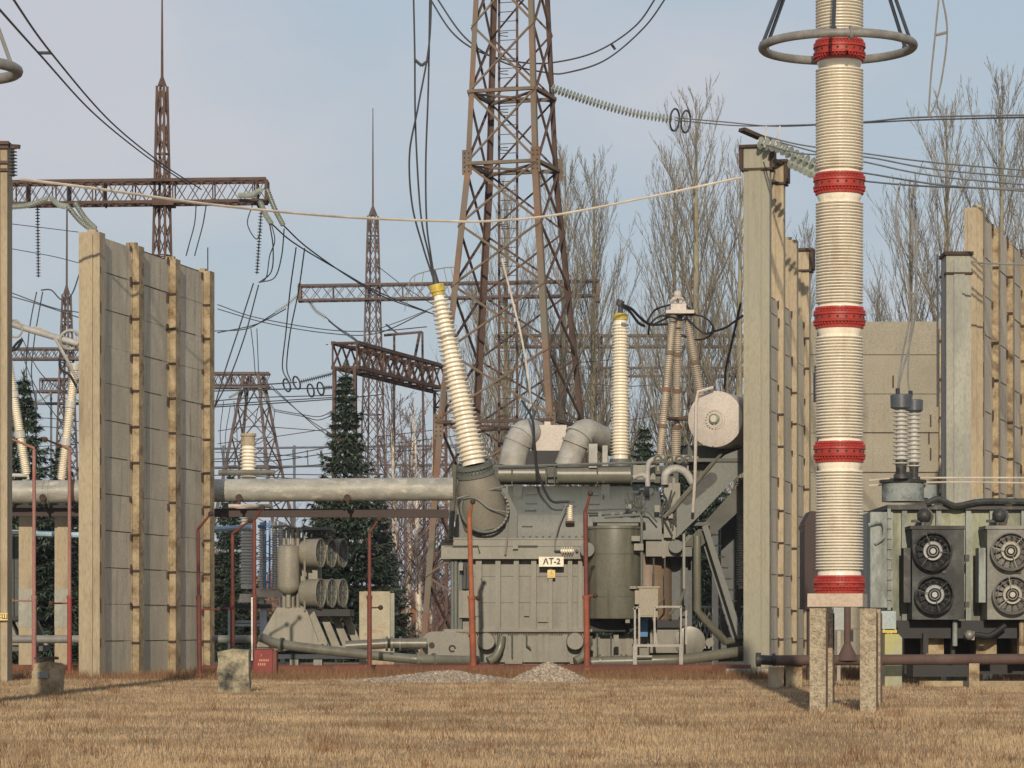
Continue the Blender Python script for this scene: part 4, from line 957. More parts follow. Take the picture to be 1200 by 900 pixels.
# ============================================================ RIGHT GREEN TRANSFORMER
def green_transformer():
    D = 84; S = lambda p: p*D/F
    t = thing('power_transformer', 'oil stained pale green transformer with black fan coolers at the right edge', 'transformer', (X(1150,D), D+2, 0))
    mb = MB(); mb.pb(1046, 1290, 597, 742, D+.9, 4); part('main_tank', mb, green_paint, t)
    for p in (1060, 1100, 1135, 1163, 1178, 1200, 1240): part('tank_rib', MB().pb(p-3, p+3, 596, 735, D+.72, .17), green_grey, t)
    mb = MB(); mb.pb(1020, 1046, 600, 712, D-.2, 3); mb.pb(1040,1044,596,715,D-.27,.06); part('side_box', mb, green_grey, t)
    mb = MB()
    for k in range(9): mb.pb(1040,1045,606+k*12,607.5+k*12,D-.33,.05)
    mb.tube(catmull([P(1018,615,D-.3), P(1034,612,D-.4), P(1036,628,D-.4), P(1026,637,D-.3)],5), .05, 6); part('ladder', mb, green_grey, t)
    mb = MB(); mb.pb(1040, 1290, 591.5, 597, D+.6, 4.6)
    mb.tube(catmull([P(1086,590,D+.5), P(1100,585,D+.5), P(1120,593,D+.5), P(1150,588,D+.5), P(1205,588,D+.5)], 6), .09, 8); part('top_flange', mb, black_oil, t)
    mb = MB()
    for p in (1146, 1183, 1091): mb.pprism([(p-5,592),(p-3,583),(p+5,583),(p+3,592)], D+.5, .1)
    part('lifting_lug', mb, green_grey, t)
    mb = MB(); mb.lathe([(0,S(25)),(S(22),S(25))], P(1058,588,D+1.5), (0,0,1), 36); mb.lathe([(0,S(14)),(S(16),S(14))], P(1084,584,D+2), (0,0,1), 28); tu = part('turret', mb, M('blue_grey_paint', (.23,.26,.25), .6, var=.2, stain=(.04,.045,.04), amt=.4, sscale=1.2), t)
    part('turret_cover', MB().lathe([(0,S(28)),(.08,S(28)),(.1,S(10)),(.3,S(9))], P(1058,566,D+1.5), (0,0,1), 36), black_oil, tu)
    for p, q0, q1, r, d in ((1056, 547, 479, 1.0, .8), (1071, 550, 482, .85, 1.9)):
        mb = MB(); insulator(mb, P(p,q0,D+d), P(p,q1,D+d), S(6)*r, S(5.4)*r, S(4)*r, 13, 28, .02); b = part('bushing', mb, porc_white, t)
        part('bushing_cap', MB().lathe([(0,S(8)),(.05,S(12.5)*r),(S(17)*r,S(13)*r),(S(18)*r,S(10)*r)], P(p,q1+1,D+d), (0,0,1), 28), M('dark_zinc', (.09,.1,.115), .4, metal=.3), b)
        part('bushing_flange', MB().lathe([(0,S(9)*r),(.12,S(9)*r),(.14,S(6)*r),(.5,S(7)*r)], P(p,q0+14,D+d), (0,0,1), 24), black_oil, b)
        part('terminal', MB().cyl(P(p-4,q1-16,D+d), P(p-4,q1-24,D+d), .06), black, b)
    # coolers
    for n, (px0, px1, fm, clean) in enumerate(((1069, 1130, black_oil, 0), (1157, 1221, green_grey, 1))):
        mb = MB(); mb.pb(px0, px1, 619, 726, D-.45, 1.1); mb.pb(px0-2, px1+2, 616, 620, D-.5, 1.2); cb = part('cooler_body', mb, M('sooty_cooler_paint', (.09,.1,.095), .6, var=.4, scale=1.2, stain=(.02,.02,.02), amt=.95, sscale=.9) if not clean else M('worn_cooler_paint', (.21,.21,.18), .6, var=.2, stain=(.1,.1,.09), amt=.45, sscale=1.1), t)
        part('cooler_side', MB().pb(px0-10, px0-2, 642, 706, D-.3, .6), green_grey if clean else black_oil, t)
        for q in (646, 697):
            px = (px0+24 if n == 0 else px0+27) + (2 if q > 650 else 0); c = P(px, q, D-.5); r = S(23)
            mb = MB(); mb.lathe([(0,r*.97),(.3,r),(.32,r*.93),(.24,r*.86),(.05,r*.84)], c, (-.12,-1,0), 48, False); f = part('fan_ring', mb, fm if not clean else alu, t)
            part('fan_back', MB().lathe([(0,r*.86),(.02,r*.85)], c+V((0,.0,0)), (-.12,-1,0), 40), black, f)
            mb = MB(); mb.lathe([(.05,r*.5),(.2,r*.5),(.24,r*.46),(.22,r*.34),(.26,r*.32),(.3,r*.25),(.26,r*.2),(.3,r*.14),(.3,.01)], c, (-.12,-1,0), 36); part('fan_hub', mb, M('bright_hub', (.36,.37,.36), .5, var=.15) if not clean else M('hub_paint', (.4,.38,.32), .5), f)
            mb = MB()
            for rr_ in (.9,.75): mb.ring(c+V((-.035,-.33,0)), r*rr_, .011, ax=(-.12,-1,0), seg=32, ts=4)
            for i in range(3): g = 2*pi*i/3+.2+n+q*.1; dd = V((cos(g),0,sin(g))); mb.bar(c+V((-.035,-.335,0))+dd*r*.3, c+V((-.035,-.335,0))+dd*r*.96, .02)
            part('wire_guard', mb, black_oil if not clean else alu, f)
            mb = MB()
            for rr_ in (.3,.17): mb.ring(c+V((-.03,-.29,0)), r*rr_, .022, ax=(-.12,-1,0), seg=24, ts=5)
            part('hub_rings', mb, black, f)
            mb = MB()
            for i in range(14):
                g = 2*pi*i/14+q*.37+n; d = V((cos(g),0,sin(g))); e = V((-sin(g),0,cos(g))); o = c+V((0,-.12,0))
                mb.add([o+d*r*.5-e*.04+V((0,.05,0)), o+d*r*.5+e*.05, o+d*r*.86+e*.08, o+d*r*.86-e*.05+V((0,.07,0))], [(0,1,2,3)])
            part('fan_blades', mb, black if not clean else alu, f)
        mb = MB(); mb.pb(px1+1, px1+6, 650, 658, D-.1, .3); mb.pb(px1+1, px1+6, 705, 712, D-.1, .3); mb.pb(px0+15, px0+22, 612, 616, D-.4, .4); mb.pb(px0+35,px0+40,668,672,D-.52,.06); part('hinge', mb, black_oil if not clean else rust, t)
        mb = MB(); mb.cyl(P(px0+16,605,D-.1), P(px0+16,605,D+.9), S(9)); mb.sphere(P(px0+14,604,D-.2), S(8.5)); mb.pb(px0, px0+14, 609, 612, D-.2, .2); mb.pb(px0+11,px0+16,612,618,D-.3,.2); part('oil_pump', mb, black_oil, t)
        mb = MB(); mb.cyl(P(px0+50-(10 if clean else 0),757,D-.1), P(px0+50-(10 if clean else 0),728,D-.1), S(3)); part('drain_pipe', mb, green_grey if not clean else conc_worn, t)
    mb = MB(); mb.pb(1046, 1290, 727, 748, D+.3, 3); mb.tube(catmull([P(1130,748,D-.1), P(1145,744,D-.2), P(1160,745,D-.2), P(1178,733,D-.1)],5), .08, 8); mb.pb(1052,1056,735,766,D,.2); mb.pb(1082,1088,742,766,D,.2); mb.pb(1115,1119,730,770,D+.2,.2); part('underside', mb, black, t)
    mb = MB(); mb.pb(1085, 1106, 747, 768, D+.9, 1.2); mb.pb(1144, 1168, 745, 768, D+.9, 1.2); mb.pb(1192, 1230, 745, 768, D+.9, 1.2); part('foot_block', mb, conc_worn, t)
    mb = MB(); mb.sphere(P(1136,744,D-.3), .14); mb.pb(1134,1142,740,750,D-.3,.2); part('valve', mb, alu, t)
    mb = MB(); mb.pb(1033, 1050, 716, 737, D-.35, .6); part('junction_box', mb, M('pale_blue_box', (.3,.36,.36), .5), t)
    mb = MB(); mb.bar(P(1035,738,D-.4), P(1050,748,D-.4), .05); mb.bar(P(1050,738,D-.4), P(1035,748,D-.4), .05); mb.bar(P(1034,740,D-.4), P(1051,740,D-.4), .08); part('yellow_bracket', mb, yellow, t)
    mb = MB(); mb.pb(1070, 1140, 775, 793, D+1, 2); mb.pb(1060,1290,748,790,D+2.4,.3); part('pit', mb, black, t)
green_transformer()
D = 82; t = thing('concrete_block', 'tall greenish concrete block left of the black fan cooler', 'concrete block', (X(1048,D),D,0))
part('slab', MB().add(*(lambda z: ([(X(1037,D),D,0),(X(1057,D),D,0),(X(1057,D),D,z-.1),(X(1053,D),D,z),(X(1037,D),D,z),(X(1037,D),D+.8,0),(X(1057,D),D+.8,0),(X(1057,D),D+.8,z-.1),(X(1053,D),D+.8,z),(X(1037,D),D+.8,z)], [(0,1,2,3,4),(9,8,7,6,5)]+[(i,5+i,5+(i+1)%5,(i+1)%5) for i in range(5)]))(Z(743,D))), M('mossy_concrete', (.32,.32,.23), .9, var=.2, stain=(.38,.36,.13), amt=.4, sscale=1.2, stretch=.4), t)
t = thing('rusty_pipe', 'thick rusty brown pipe along the ground in front of the right transformer', 'pipe', P(1050,772,81))
part('pipe_run', MB().cyl(P(908,774,81), P(1260,772,81), .14, seg=16), rust, t)
mb = MB(); mb.cyl(P(887,773,81), P(908,774,81), .13); mb.lathe([(0,.19),(.12,.19)], P(886,773,81), (1,0,0), 14); mb.lathe([(0,.17),(.08,.17)], P(905,773,81), (1,0,0), 14); part('end_wrapping', mb, black_oil, t)
mb = MB(); mb.cyl(P(993,774,81), P(993,705,81), .09); mb.cyl(P(993,774,81), P(993,755,81), .3, .1); part('branch_pipe', mb, rust, t)
for p in (1141,): part('support', MB().box(X(p-6,81), X(p+6,81), 80.9, 81.2, 0, Z(773,81)-.1), conc_worn, t)
for i, (a, b) in enumerate(((903, 917), (921, 940))):
    mb = MB(); mb.box(X(a,81.1), X(b,81.1), 81.1, 81.8, -.02, Z(782-i*3,81)); solo('concrete_block', mb, conc_worn if i else conc_pillar, ('small orange wedge of broken concrete under the rusty pipe', 'small pale concrete chunk under the wrapped end of the rusty pipe')[1-i], 'concrete block')
solo('concrete_curb', MB().box(X(1057,86), X(1300,86), 82.3, 82.6, -.1, .16), conc_worn, 'low concrete curb in front of the right transformer', 'curb')
solo('concrete_curb', MB().box(X(846,104), X(902,104), 102, 102.4, -.1, .22), conc_grey, 'low concrete curb at the foot of the tall right pillar', 'curb')
D = 90; t = thing('control_box', 'small pale grey box on a stem under the red banded column', 'box', P(985,735,D))
mb = MB(); mb.pb(977, 989, 712, 738, D, .3); mb.pb(990,1000,738,752,D+.1,.3); part('box_body', mb, M('pale_grey_box', (.32,.35,.35), .5), t); part('stem', MB().bar(P(983,738,D+.1), (X(983,D), D+.1, 0), .1), alu, t)
# ============================================================ BACKGROUND MASTS
def mast(label, px, D, tops, w_top, w_bot, n, py_low, rod=None, mat=far_steel, cw=.14, bw=.07, wide=None, peak=True):
    """square lattice mast: tops = py of lattice top; widths in px at top and at ground"""
    S = lambda p: p*D/F; base = V((X(px,D), D, 0)); t = thing('lattice_mast', label, 'mast', base)
    zt = Z(tops, D); ch = MB(); br = MB(); lattice(ch, br, base, base+V((0,0,zt)), S(w_bot), S(w_top), n, cw, bw, ph=.35)
    part('leg_frame', ch, mat, t); part('bracing', br, mat, t)
    if peak:
        mb = MB(); q = base+V((0,0,zt)); mb.lathe([(0, S(w_top)*.62), (S(12), .05)], q, (0,0,1), 4); part('peak', mb, mat, t)
    if rod:
        part('lightning_rod', MB().cyl(base+V((0,0,zt)), base+V((0,0,Z(rod,D))), .075, .03, seg=6), mat, t)
    return t
def beam(t, A, B, w, h, n, mat=far_steel, cw=.16, bw=.07, name='cross_beam'):
    ch = MB(); br = MB(); lattice(ch, br, A, B, w, w, n, cw, bw, ha=h, hb=h); part(name, ch, mat, t); part('beam_bracing', br, mat, t)
m1 = mast('rusty lattice mast with long rod rising behind the tall left fire wall', 190, 142, 101, 9, 32, 17, 300, rod=-35, mat=rust, cw=.11, bw=.055)
D = 142; beam(m1, P(-30,228,D), P(313,224,D), 1.1, 1.0, 22, rust, .14, .06)
mb = MB(); mb.pb(178, 203, 232, 240, D-.6, 1.2); mb.pb(176,205,209,212,D-.6,1.2); part('joint_plate', mb, rust, m1)
mb = MB(); mb.pb(310, 313.5, 210, 234, D-.6, 1.2)
for p in (-10,30,78,120,300): mb.pb(p, p+1.5, 213, 240, D-.6, 1.2)
part('beam_bracing', mb, rust, m1)
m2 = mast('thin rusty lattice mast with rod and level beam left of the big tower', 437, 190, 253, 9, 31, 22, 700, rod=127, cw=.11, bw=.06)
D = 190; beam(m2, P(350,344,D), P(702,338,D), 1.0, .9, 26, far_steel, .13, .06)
mb = MB()
for p in (349, 699): mb.pb(p, p+4, 332, 353, D-.5, 1)
part('end_frame', mb, rust_pale, m2)
# portal with receding beam
A = P(404, 416, 150); B = P(521, 446, 166)
t = thing('lattice_portal', 'rusty portal with heavy lattice beam above the middle spruce', 'portal', (A.x, A.y, 0))
ch = MB(); br = MB(); lattice(ch, br, A, B, 1.25, 1.25, 12, .17, .09, ha=1.2, hb=1.2); part('cross_beam', ch, rust, t); part('beam_bracing', br, rust, t)
for (q, lab) in ((A, 0), (B-(B-A).normalized()*.8, 1)):
    ch = MB(); br = MB(); lattice(ch, br, (q.x, q.y, 0), (q.x, q.y, q.z-.6), 1.1 if not lab else .7, 1.0 if not lab else .6, 16, .15, .07); part('leg', ch, rust, t); part('leg_bracing', br, rust, t)
mb = MB(); c = P(404,404,149.3)
for i in range(7): mb.bar(c+V((-.9+.3*i,0,.0)), c+V((-.9+.3*i,1.2,.12)), .04)
part('walkway_grating', mb, rust, t)
# spread lattice tower left of the fans
def spread(label, px, D, ytop, wt, wb, ybot=None):
    S = lambda p: p*D/F; base = V((X(px,D), D, 0)); t = thing('lattice_tower', label, 'tower', base); ch = MB(); br = MB()
    lattice(ch, br, base, base+V((0,0,Z(ytop,D))), S(wb), S(wt), 9, .2, .1, ph=.25); part('leg_frame', ch, far_steel, t); part('bracing', br, far_steel, t); return t
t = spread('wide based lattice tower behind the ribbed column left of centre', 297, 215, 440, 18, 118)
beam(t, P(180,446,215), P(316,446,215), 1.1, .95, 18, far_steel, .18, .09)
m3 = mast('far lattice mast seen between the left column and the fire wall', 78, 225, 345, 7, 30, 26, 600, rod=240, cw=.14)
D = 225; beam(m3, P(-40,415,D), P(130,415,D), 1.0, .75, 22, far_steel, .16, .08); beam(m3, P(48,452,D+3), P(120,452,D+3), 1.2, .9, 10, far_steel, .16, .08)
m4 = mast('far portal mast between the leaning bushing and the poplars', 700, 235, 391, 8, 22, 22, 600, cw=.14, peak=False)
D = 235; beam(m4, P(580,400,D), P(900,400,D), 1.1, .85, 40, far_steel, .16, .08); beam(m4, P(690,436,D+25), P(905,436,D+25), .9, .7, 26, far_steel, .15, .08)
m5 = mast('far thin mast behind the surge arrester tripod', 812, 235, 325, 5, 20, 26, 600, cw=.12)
t = thing('gantry_frame', 'thin flat topped steel gantry above the middle spruce', 'gantry', (X(475,200),200,0)); mb = MB()
D = 200; mb.tube([P(450,393,D), P(495,389,D)], .09, 5); mb.tube([P(495,389,D), (X(498,D),D,0)], .08, 5); mb.tube([P(462,391,D), (X(462,D),D,0)], .08, 5); mb.tube([P(452,380,D),P(466,391,D)], .06,5); mb.tube([P(492,389,D),P(486,420,D)], .1, 5); part('frame', mb, far_steel, t)
# thin far gantries (horizontal tubes)
t = thing('busbar_gantry', 'far level busbars seen between the left column and the fire wall', 'busbar', (X(50,230),230,0)); mb = MB()
for q in (459, 473): mb.tube([P(-20,q,230), P(130,q,230)], .12, 5)
for p in (15, 42, 60): mb.tube([P(p,459,230), (X(p,230),230,0)], .09, 5)
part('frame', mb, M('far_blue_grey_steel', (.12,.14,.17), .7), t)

# ribbed column behind the pipe (current transformer)
def column_insulator():
    D = 128; S = lambda p: p*D/F
    t = thing('instrument_transformer', 'cream ribbed porcelain column on a blue grey stand behind the silver pipe', 'insulator', (X(291,D), D, 0))
    mb = MB(); insulator(mb, P(291,588,D), P(291,522,D), S(7.5), S(7.5), S(2.2), 15, 28, .03); part('porcelain_section', mb, porc, t)
    mb = MB(); insulator(mb, P(290,690,D), P(290,600,D), S(7.5), S(7), S(2.2), 22, 28, .06); part('porcelain_section', mb, porc_white, t)
    mb = MB(); mb.lathe([(0,S(9)),(S(4),S(9)),(S(5),S(8)),(S(10),S(8)),(S(11),S(9.5)),(S(14),S(9))], P(291,522,D), (0,0,1), 24); part('head', mb, conc_pillar, t)
    mb = MB(); mb.lathe([(0,S(11)),(S(10),S(9))], P(290,706,D), (0,0,1), 24); mb.lathe([(0,S(14)),(S(5),S(16)),(S(8),S(10))], P(291,600,D), (0,0,1), 24); part('flange', mb, M('pale_pink_metal', (.5,.42,.35), .5), t)
    mb = MB(); mb.tube([P(256,554,D-1), P(322,554,D-1)], .12, 8); part('corona_bar', mb, olive, t)
    mb = MB(); mb.cyl(P(268,593,D-.2), P(318,593,D-.2), S(2.5)); part('top_bar', mb, MATS['pale_pink_metal'], t)
    for p in (267, 305): part('leg', MB().box(X(p,D), X(p+7,D), D, D+.4, 0, Z(712,D)), M('blue_grey_leg', (.3,.34,.38), .6), t)
    mb = MB(); mb.pb(262, 316, 708, 713, D-.1, 1.2); part('stand_top', mb, black, t); mb = MB(); mb.pb(274,305,731,734,D+.1,.1); mb.pb(267,312,727,730,D+.2,.05); part('cross_bar', mb, MATS['blue_grey_leg'], t)
column_insulator()
t = thing('instrument_transformer', 'blue framed equipment with two white porcelain posts behind the dark red pole', 'insulator', (X(315,132),132,0)); D = 132
for p in (307, 322, 329):
    mb = MB(); insulator(mb, P(p,690,D), P(p,612,D), .1, .1, .06, 26, 16); part('porcelain_section', mb, porc_white, t)
mb = MB(); mb.bar(P(311,690,D-.2), P(311,610,D-.2), .08); mb.bar(P(316,690,D-.2), P(316,610,D-.2), .08); mb.pb(302,318,615,618,D-.3,.3); part('blue_frame', mb, blue, t)
mb = MB(); mb.pb(300, 334, 690, 700, D, .6); mb.lathe([(0,.4),(.3,.25)], P(312,606,D), (0,0,1), 16); part('base_tank', mb, MATS['pale_pink_metal'], t)
for p in (304, 328): part('leg', MB().box(X(p,D), X(p+5,D), D+.1, D+.4, 0, Z(700,D)), conc_grey, t)
# leaning surge insulators at the far left
def leaning(a, b, D, label):
    t = thing('leaning_insulator', label, 'insulator', P(*b, D)); p = P(*b, D); q = P(*a, D); n = 3
    for k in range(n):
        u = p.lerp(q, k/n); v = p.lerp(q, (k+1)/n-.03); mb = MB(); insulator(mb, u, v, .13, .12, .06, 18, 20); o = part('porcelain_stack', mb, porc, t)
        part('flange', MB().cyl(v, v+(v-u).normalized()*.25, .19), porc_white, o)
    return t
t = leaning((8,415), (31,556), 112, 'cream leaning insulator stack sloping right beside the left concrete column')
part('foot_bar', MB().tube([P(8,557,112), P(33,557,112), P(33,562,112)], .07, 8), porc_white, t); part('stand_leg', MB().bar(P(30,562,112.2), (X(30,112.2),112.2,0), .2), conc_grey, t)
t = leaning((88,430), (72,562), 112, 'cream leaning insulator stack sloping left against the fire wall')
part('stand_leg', MB().bar(P(73,564,112.3), (X(73,112.3),112.3,0), .2), conc_grey, t)
t = thing('corona_rings', 'pair of pale tangled corona rings on a slanting tube left of the fire wall', 'corona rings', P(50,400,112))
mb = MB(); mb.tube([P(5,377,112), P(40,388,112), P(92,403,112)], .12, 10); part('slanting_tube', mb, duct, t)
mb = MB(); mb.ring(P(17,385,112), .32, .04, ax=(.4,1,.3), seg=20, ts=6); mb.ring(P(82,398,112), .36, .05, ax=(-.3,1,.5), seg=20, ts=6); mb.ring(P(80,396,112.3), .34, .04, ax=(.5,1,-.5), seg=20, ts=6)
mb.tube(catmull([P(40,383,112), P(60,392,112), P(72,410,111.8), P(84,432,111.8), P(90,445,111.8)],5), .06, 6); part('ring', mb, duct, t)
mb = MB(); mb.tube(catmull([P(12,412,111.8), P(20,408,111.8), P(26,398,111.8), P(20,402,111.8), P(10,415,111.8)],5), .05, 6); mb.tube(catmull([P(70,420,111.7), P(71,432,111.7), P(82,440,111.7), P(90,454,111.7)],5), .05, 6); part('cable', mb, black, t)
# far small yard buildings
D = 260; t = thing('small_shed', 'small orange brown shed far behind between the birches', 'shed', (X(480,D),D,0)); part('wall', MB().box(X(470,D),X(493,D),D,D+3,0,Z(711,D)), M('orange_shed', (.32,.13,.05), .8), t); part('roof', MB().box(X(469,D),X(494,D),D-.2,D+3.2,Z(711,D)+.002,Z(708,D)), black, t)
t = thing('blue_cabinet', 'pale blue frame cabinet beside the small orange shed', 'cabinet', (X(503,250),250,0)); mb = MB()
for p in (496, 503, 510): mb.bar(P(p,735,250), P(p,704,250), .16)
for q in (704, 712, 722): mb.bar(P(496,q,250), P(510,q,250), .16)
part('frame', mb, M('pale_blue_frame', (.3,.42,.6), .6), t)
t = thing('low_fence', 'low blue grey pipe fence far behind right of the spruce', 'fence', (X(480,240),240,0)); part('rail', MB().bar(P(462,731,240), P(545,731,240), .15), M('fence_blue', (.12,.2,.35), .7), t)
mb = MB()
for p in range(465, 546, 16): mb.bar(P(p,731,240), (X(p,240),240,0), .1)
part('fence_posts', mb, MATS['fence_blue'], t)
t = thing('mesh_fence', 'wire mesh fence seen below the conservator arm', 'fence', (X(838,128),128,0)); mb = MB()
for i in range(14):
    mb.bar(P(800+i*5,760,128), P(812+i*5,712,128), .03); mb.bar(P(812+i*5,760,128), P(800+i*5,712,128), .03)
mb.bar(P(798,711,128), P(880,711,128), .07); part('mesh', mb, duct, t); part('post', MB().bar((X(838,128),128,0), P(838,620,128), .25), porc, t)

# ============================================================ INSULATOR STRINGS AND CONDUCTORS
def discs(pts, r, n, mb=None, seg=14, rod=.03):
    mb = mb or MB(); pts = [V(p) for p in pts]; Ls = [(pts[i+1]-pts[i]).length for i in range(len(pts)-1)]; T = sum(Ls)
    mb.tube(pts, rod, 6)
    for k in range(n):
        s = (k+.5)/n*T; i = 0
        while i < len(Ls)-1 and s > Ls[i]: s -= Ls[i]; i += 1
        d = (pts[i+1]-pts[i]).normalized(); c = pts[i]+d*s
        mb.lathe([(-.035,.045),(-.02,r*.5),(0,r),(.012,r*.97),(.014,r*.4),(.04,.045)], c, d, seg, False)
    return mb
GS = 'insulator strings hanging from the lattice beams'
def string(label, pts, r, n, mat=glass, rings=0, ringr=.4, group=None, seg=12):
    q = [P(*p) for p in pts]; cp = catmull(q, 6) if len(q) > 2 else q
    t = thing('insulator_string', label, 'insulator string', q[0], group); part('disc_stack', discs(cp, r, n, seg=seg), mat, t)
    if rings:
        d = (cp[-1]-cp[-2]).normalized()
        for k in range(rings):
            part('grading_ring', MB().ring(cp[-1]+d*(.1+.5*k*1.0), ringr, .045, ax=d+V((.35,-.4,0)), seg=24, ts=6), wire_dark, t)
    return t
string('long greenish glass insulator string from the big tower ending in two rings', [(646,103,133.5),(690,118,133),(740,132,132.5),(788,140,132)], .2, 34, rings=2, ringr=.47)
string('upper glass insulator string running right from the top of the tall pillar', [(888,167,107.5),(912,172,107),(935,184,106.5),(962,196,106)], .23, 11)
string('lower glass insulator string running right from the top of the tall pillar', [(925,190,110),(940,196,109.5),(952,202,109),(966,206,108.5)], .22, 7)
string('small dark insulator string hanging from the left concrete column', [(15,172,89.9),(15.5,207,89.9)], .13, 9, dark_disc)
string('hanging dark insulator string left of the fire wall under the lattice beam', [(44,240,142),(45,325,142)], .12, 24, dark_disc, group=GS)
string('hanging dark insulator string under the right end of the left lattice beam', [(307,234,142),(301,321,142)], .12, 24, dark_disc, group=GS)
for i, (a, b, lab) in enumerate((((10,243),(56,232),'pale green glass string along the left part of the lattice beam'), ((60,232),(78,242),'short green glass string under the lattice beam left of the mast'), ((78,240),(108,270),'green glass string sloping down to the top of the fire wall'),
        ((88,238),(112,268),'second green glass string sloping down to the top of the fire wall'), ((280,229),(307,222),'green glass string lying along the right end of the lattice beam'),
        ((304,234),(318,262),'green glass string dropping from the right end of the lattice beam'), ((313,222),(332,264),'green glass string sloping right from the end of the lattice beam'))):
    string(lab, [(a[0],a[1],141), ((a[0]+b[0])/2,(a[1]+b[1])/2+3,140.5), (b[0],b[1],140)], .13, 16)
string('ribbed insulator string with two rings left of the portal, upper one', [(393,437,151),(370,443,151),(350,448,151)], .13, 18, rings=2, ringr=.32, mat=dark_disc)
string('ribbed insulator string with two rings left of the portal, lower one', [(393,454,153),(384,454,153),(378,455,153)], .13, 8, rings=2, ringr=.32, mat=dark_disc)
for i, (a, b, c, D, lab) in enumerate((((350,345),(335,358),(322,366),190,'glass string left of the thin beam end, sloping down left'), ((362,352),(370,364),(382,372),190,'glass string under the left end of the thin level beam'), ((305,455),(315,470),(322,482),214,'glass string hanging off the wide based tower'),
        ((285,455),(276,462),(268,466),214,'glass string left of the wide based tower'), ((60,460),(50,468),(38,472),227,'far glass string beside the left spruce'), ((800,205),(800,205),(800,205),0,None), ((560,340),(545,352),(530,362),190,'glass string under the thin beam behind the big tower'),
        ((745,408),(752,425),(760,445),234,'far glass string sloping behind the upright bushing'), ((755,408),(768,425),(785,440),234,'far glass string behind the surge arrester'))):
    if lab: string(lab, [(*a,D),(*b,D),(*c,D)], .14, 14, seg=8)
def wires(label, lines, r=.025, mat=wire_dark, spacers=(), n=10, cat='power line', name='conductor', sagm=None):
    p0 = P(*lines[0][0]); t = thing('overhead_line', label, cat, p0)
    for l in lines:
        q = [P(*p) for p in l]; part(name, MB().tube(catmull(q, n), r, 6), mat, t)
    for a, b in spacers: part('spacer', MB().tube([P(*a), P(*b)], r*1.6, 6), mat, t)
    return t
W = wires
W('pair of dark conductors crossing the sky from the upper left corner to the left mast', [[(8,-12,60),(60,62,78),(130,143,104),(190,192,128),(236,222,141)], [(-14,-4,60),(45,62,78),(110,133,104),(170,182,128),(216,213,141)]], .028, spacers=[((45,62,78),(60,62,78))])
W('long light coloured cable from the left column to the tall right pillar', [[(25,210,90),(120,222,92),(250,240,96),(400,254,101),(520,259,104),(575,259,105),(650,252,106.5),(760,231,107.5),(868,208,108)]], .045, wire_light)
W('three dark conductors dropping from the top of the photo to the leaning bushing', [[(484,-30,112),(486,60,112),(487,150,112.5),(493,250,113),(503,300,113.5),(508,325,113.6)], [(506,-30,112),(503,50,112),(490,125,112),(480,180,112.4),(483,240,113),(496,290,113.4),(507,324,113.6)], [(504,-20,112.3),(502,100,112.3),(499,190,112.6),(500,260,113),(505,300,113.4),(509,324,113.6)]], .038, spacers=[((486,70,112),(494,77,112)),((502,71,112),(494,77,112))], n=12)
W('pair of dark sagging conductors passing behind the top of the big tower', [[(500,-8,145),(530,38,143),(565,62,141),(610,73,140),(650,73,140),(700,60,139),(745,30,138),(772,-8,137)], [(508,-8,145),(545,44,143),(590,73,141),(640,85,140),(665,85,140),(710,70,139),(755,32,138),(784,-8,137)]], .04, spacers=[((716,51,139),(721,58,139))])
W('pair of pale conductors running right from the long glass insulator string', [[(792,141,132),(860,147,124),(912,147,116),(1010,144,102),(1095,140,90),(1330,135,80)], [(792,138,132),(850,143,124),(912,148,116),(1010,143,102),(1090,137,90),(1330,133,80)]], .028, wire_grey)
W('upper pair of conductors right of the red banded column', [[(898,170,106),(940,180,100),(1014,184,94),(1110,200,88),(1330,216,80)], [(898,160,106),(940,170,100),(1014,180,94),(1110,192,88),(1330,209,80)], [(915,167,106),(960,179,100),(1014,190,94),(1110,208,88),(1330,226,80)]], .026, wire_grey, spacers=[((1108,200,88),(1109,206,88))])
W('lower pair of conductors right of the red banded column', [[(962,197,106),(1014,203,97),(1075,213,90),(1130,219,86),(1330,232,80)], [(966,206,108.5),(1020,213,98),(1080,218,90),(1140,220,86),(1330,226,80)]], .03, wire_grey)
W('two looping drop conductors from the right hand line to the small bushings', [[(1055,214,92),(1050,245,92),(1054,290,91),(1064,330,90),(1066,370,90),(1057,420,89),(1052,458,88.8)], [(1076,216,92),(1069,225,92),(1070,280,91),(1075,340,90),(1068,395,90),(1056,440,89),(1053,458,88.8)], [(1072,219,92),(1074,300,91),(1072,345,90),(1066,400,90),(1064,440,90),(1066,460,90)]], .03, wire_grey, spacers=[((1067,344,90),(1074,344,90))])
W('pair of slack conductors dropping from the top edge right of the red banded column', [[(1101,-10,90),(1096,40,90),(1091,90,90),(1088,137,90)], [(1103,-10,90),(1110,36,90),(1104,90,90),(1096,122,90),(1088,137,90)]], .03, wire_grey, spacers=[((1097,41,90),(1109,38,90))])
W('short pale droppers hanging above the pillar top', [[(914,148,108),(911,160,107.5),(908,170,107)], [(898,148,108),(897,165,107.5),(896,172,107)]], .03, wire_light)
W('black cable from the surge arrester cap to the upright bushing', [[(729,357,115.2),(740,362,115.6),(750,372,116),(762,380,116.5),(782,380,117)], [(729,359,115.2),(738,365,115.6),(748,378,116),(755,382,116.5)]], .055, black)
W('thin cables between the tripod and the tall right pillar', [[(838,388,117),(850,384,115),(862,376,112),(870,370,110)], [(868,355,110),(858,400,113),(851,430,115),(849,455,116)]], .045, black)
W('pair of conductors descending left from the hanging string to behind the fire wall', [[(297,332,142),(280,385,143),(262,440,144),(245,500,145)], [(303,334,142),(288,390,143),(270,440,144),(250,480,145)]], .035)
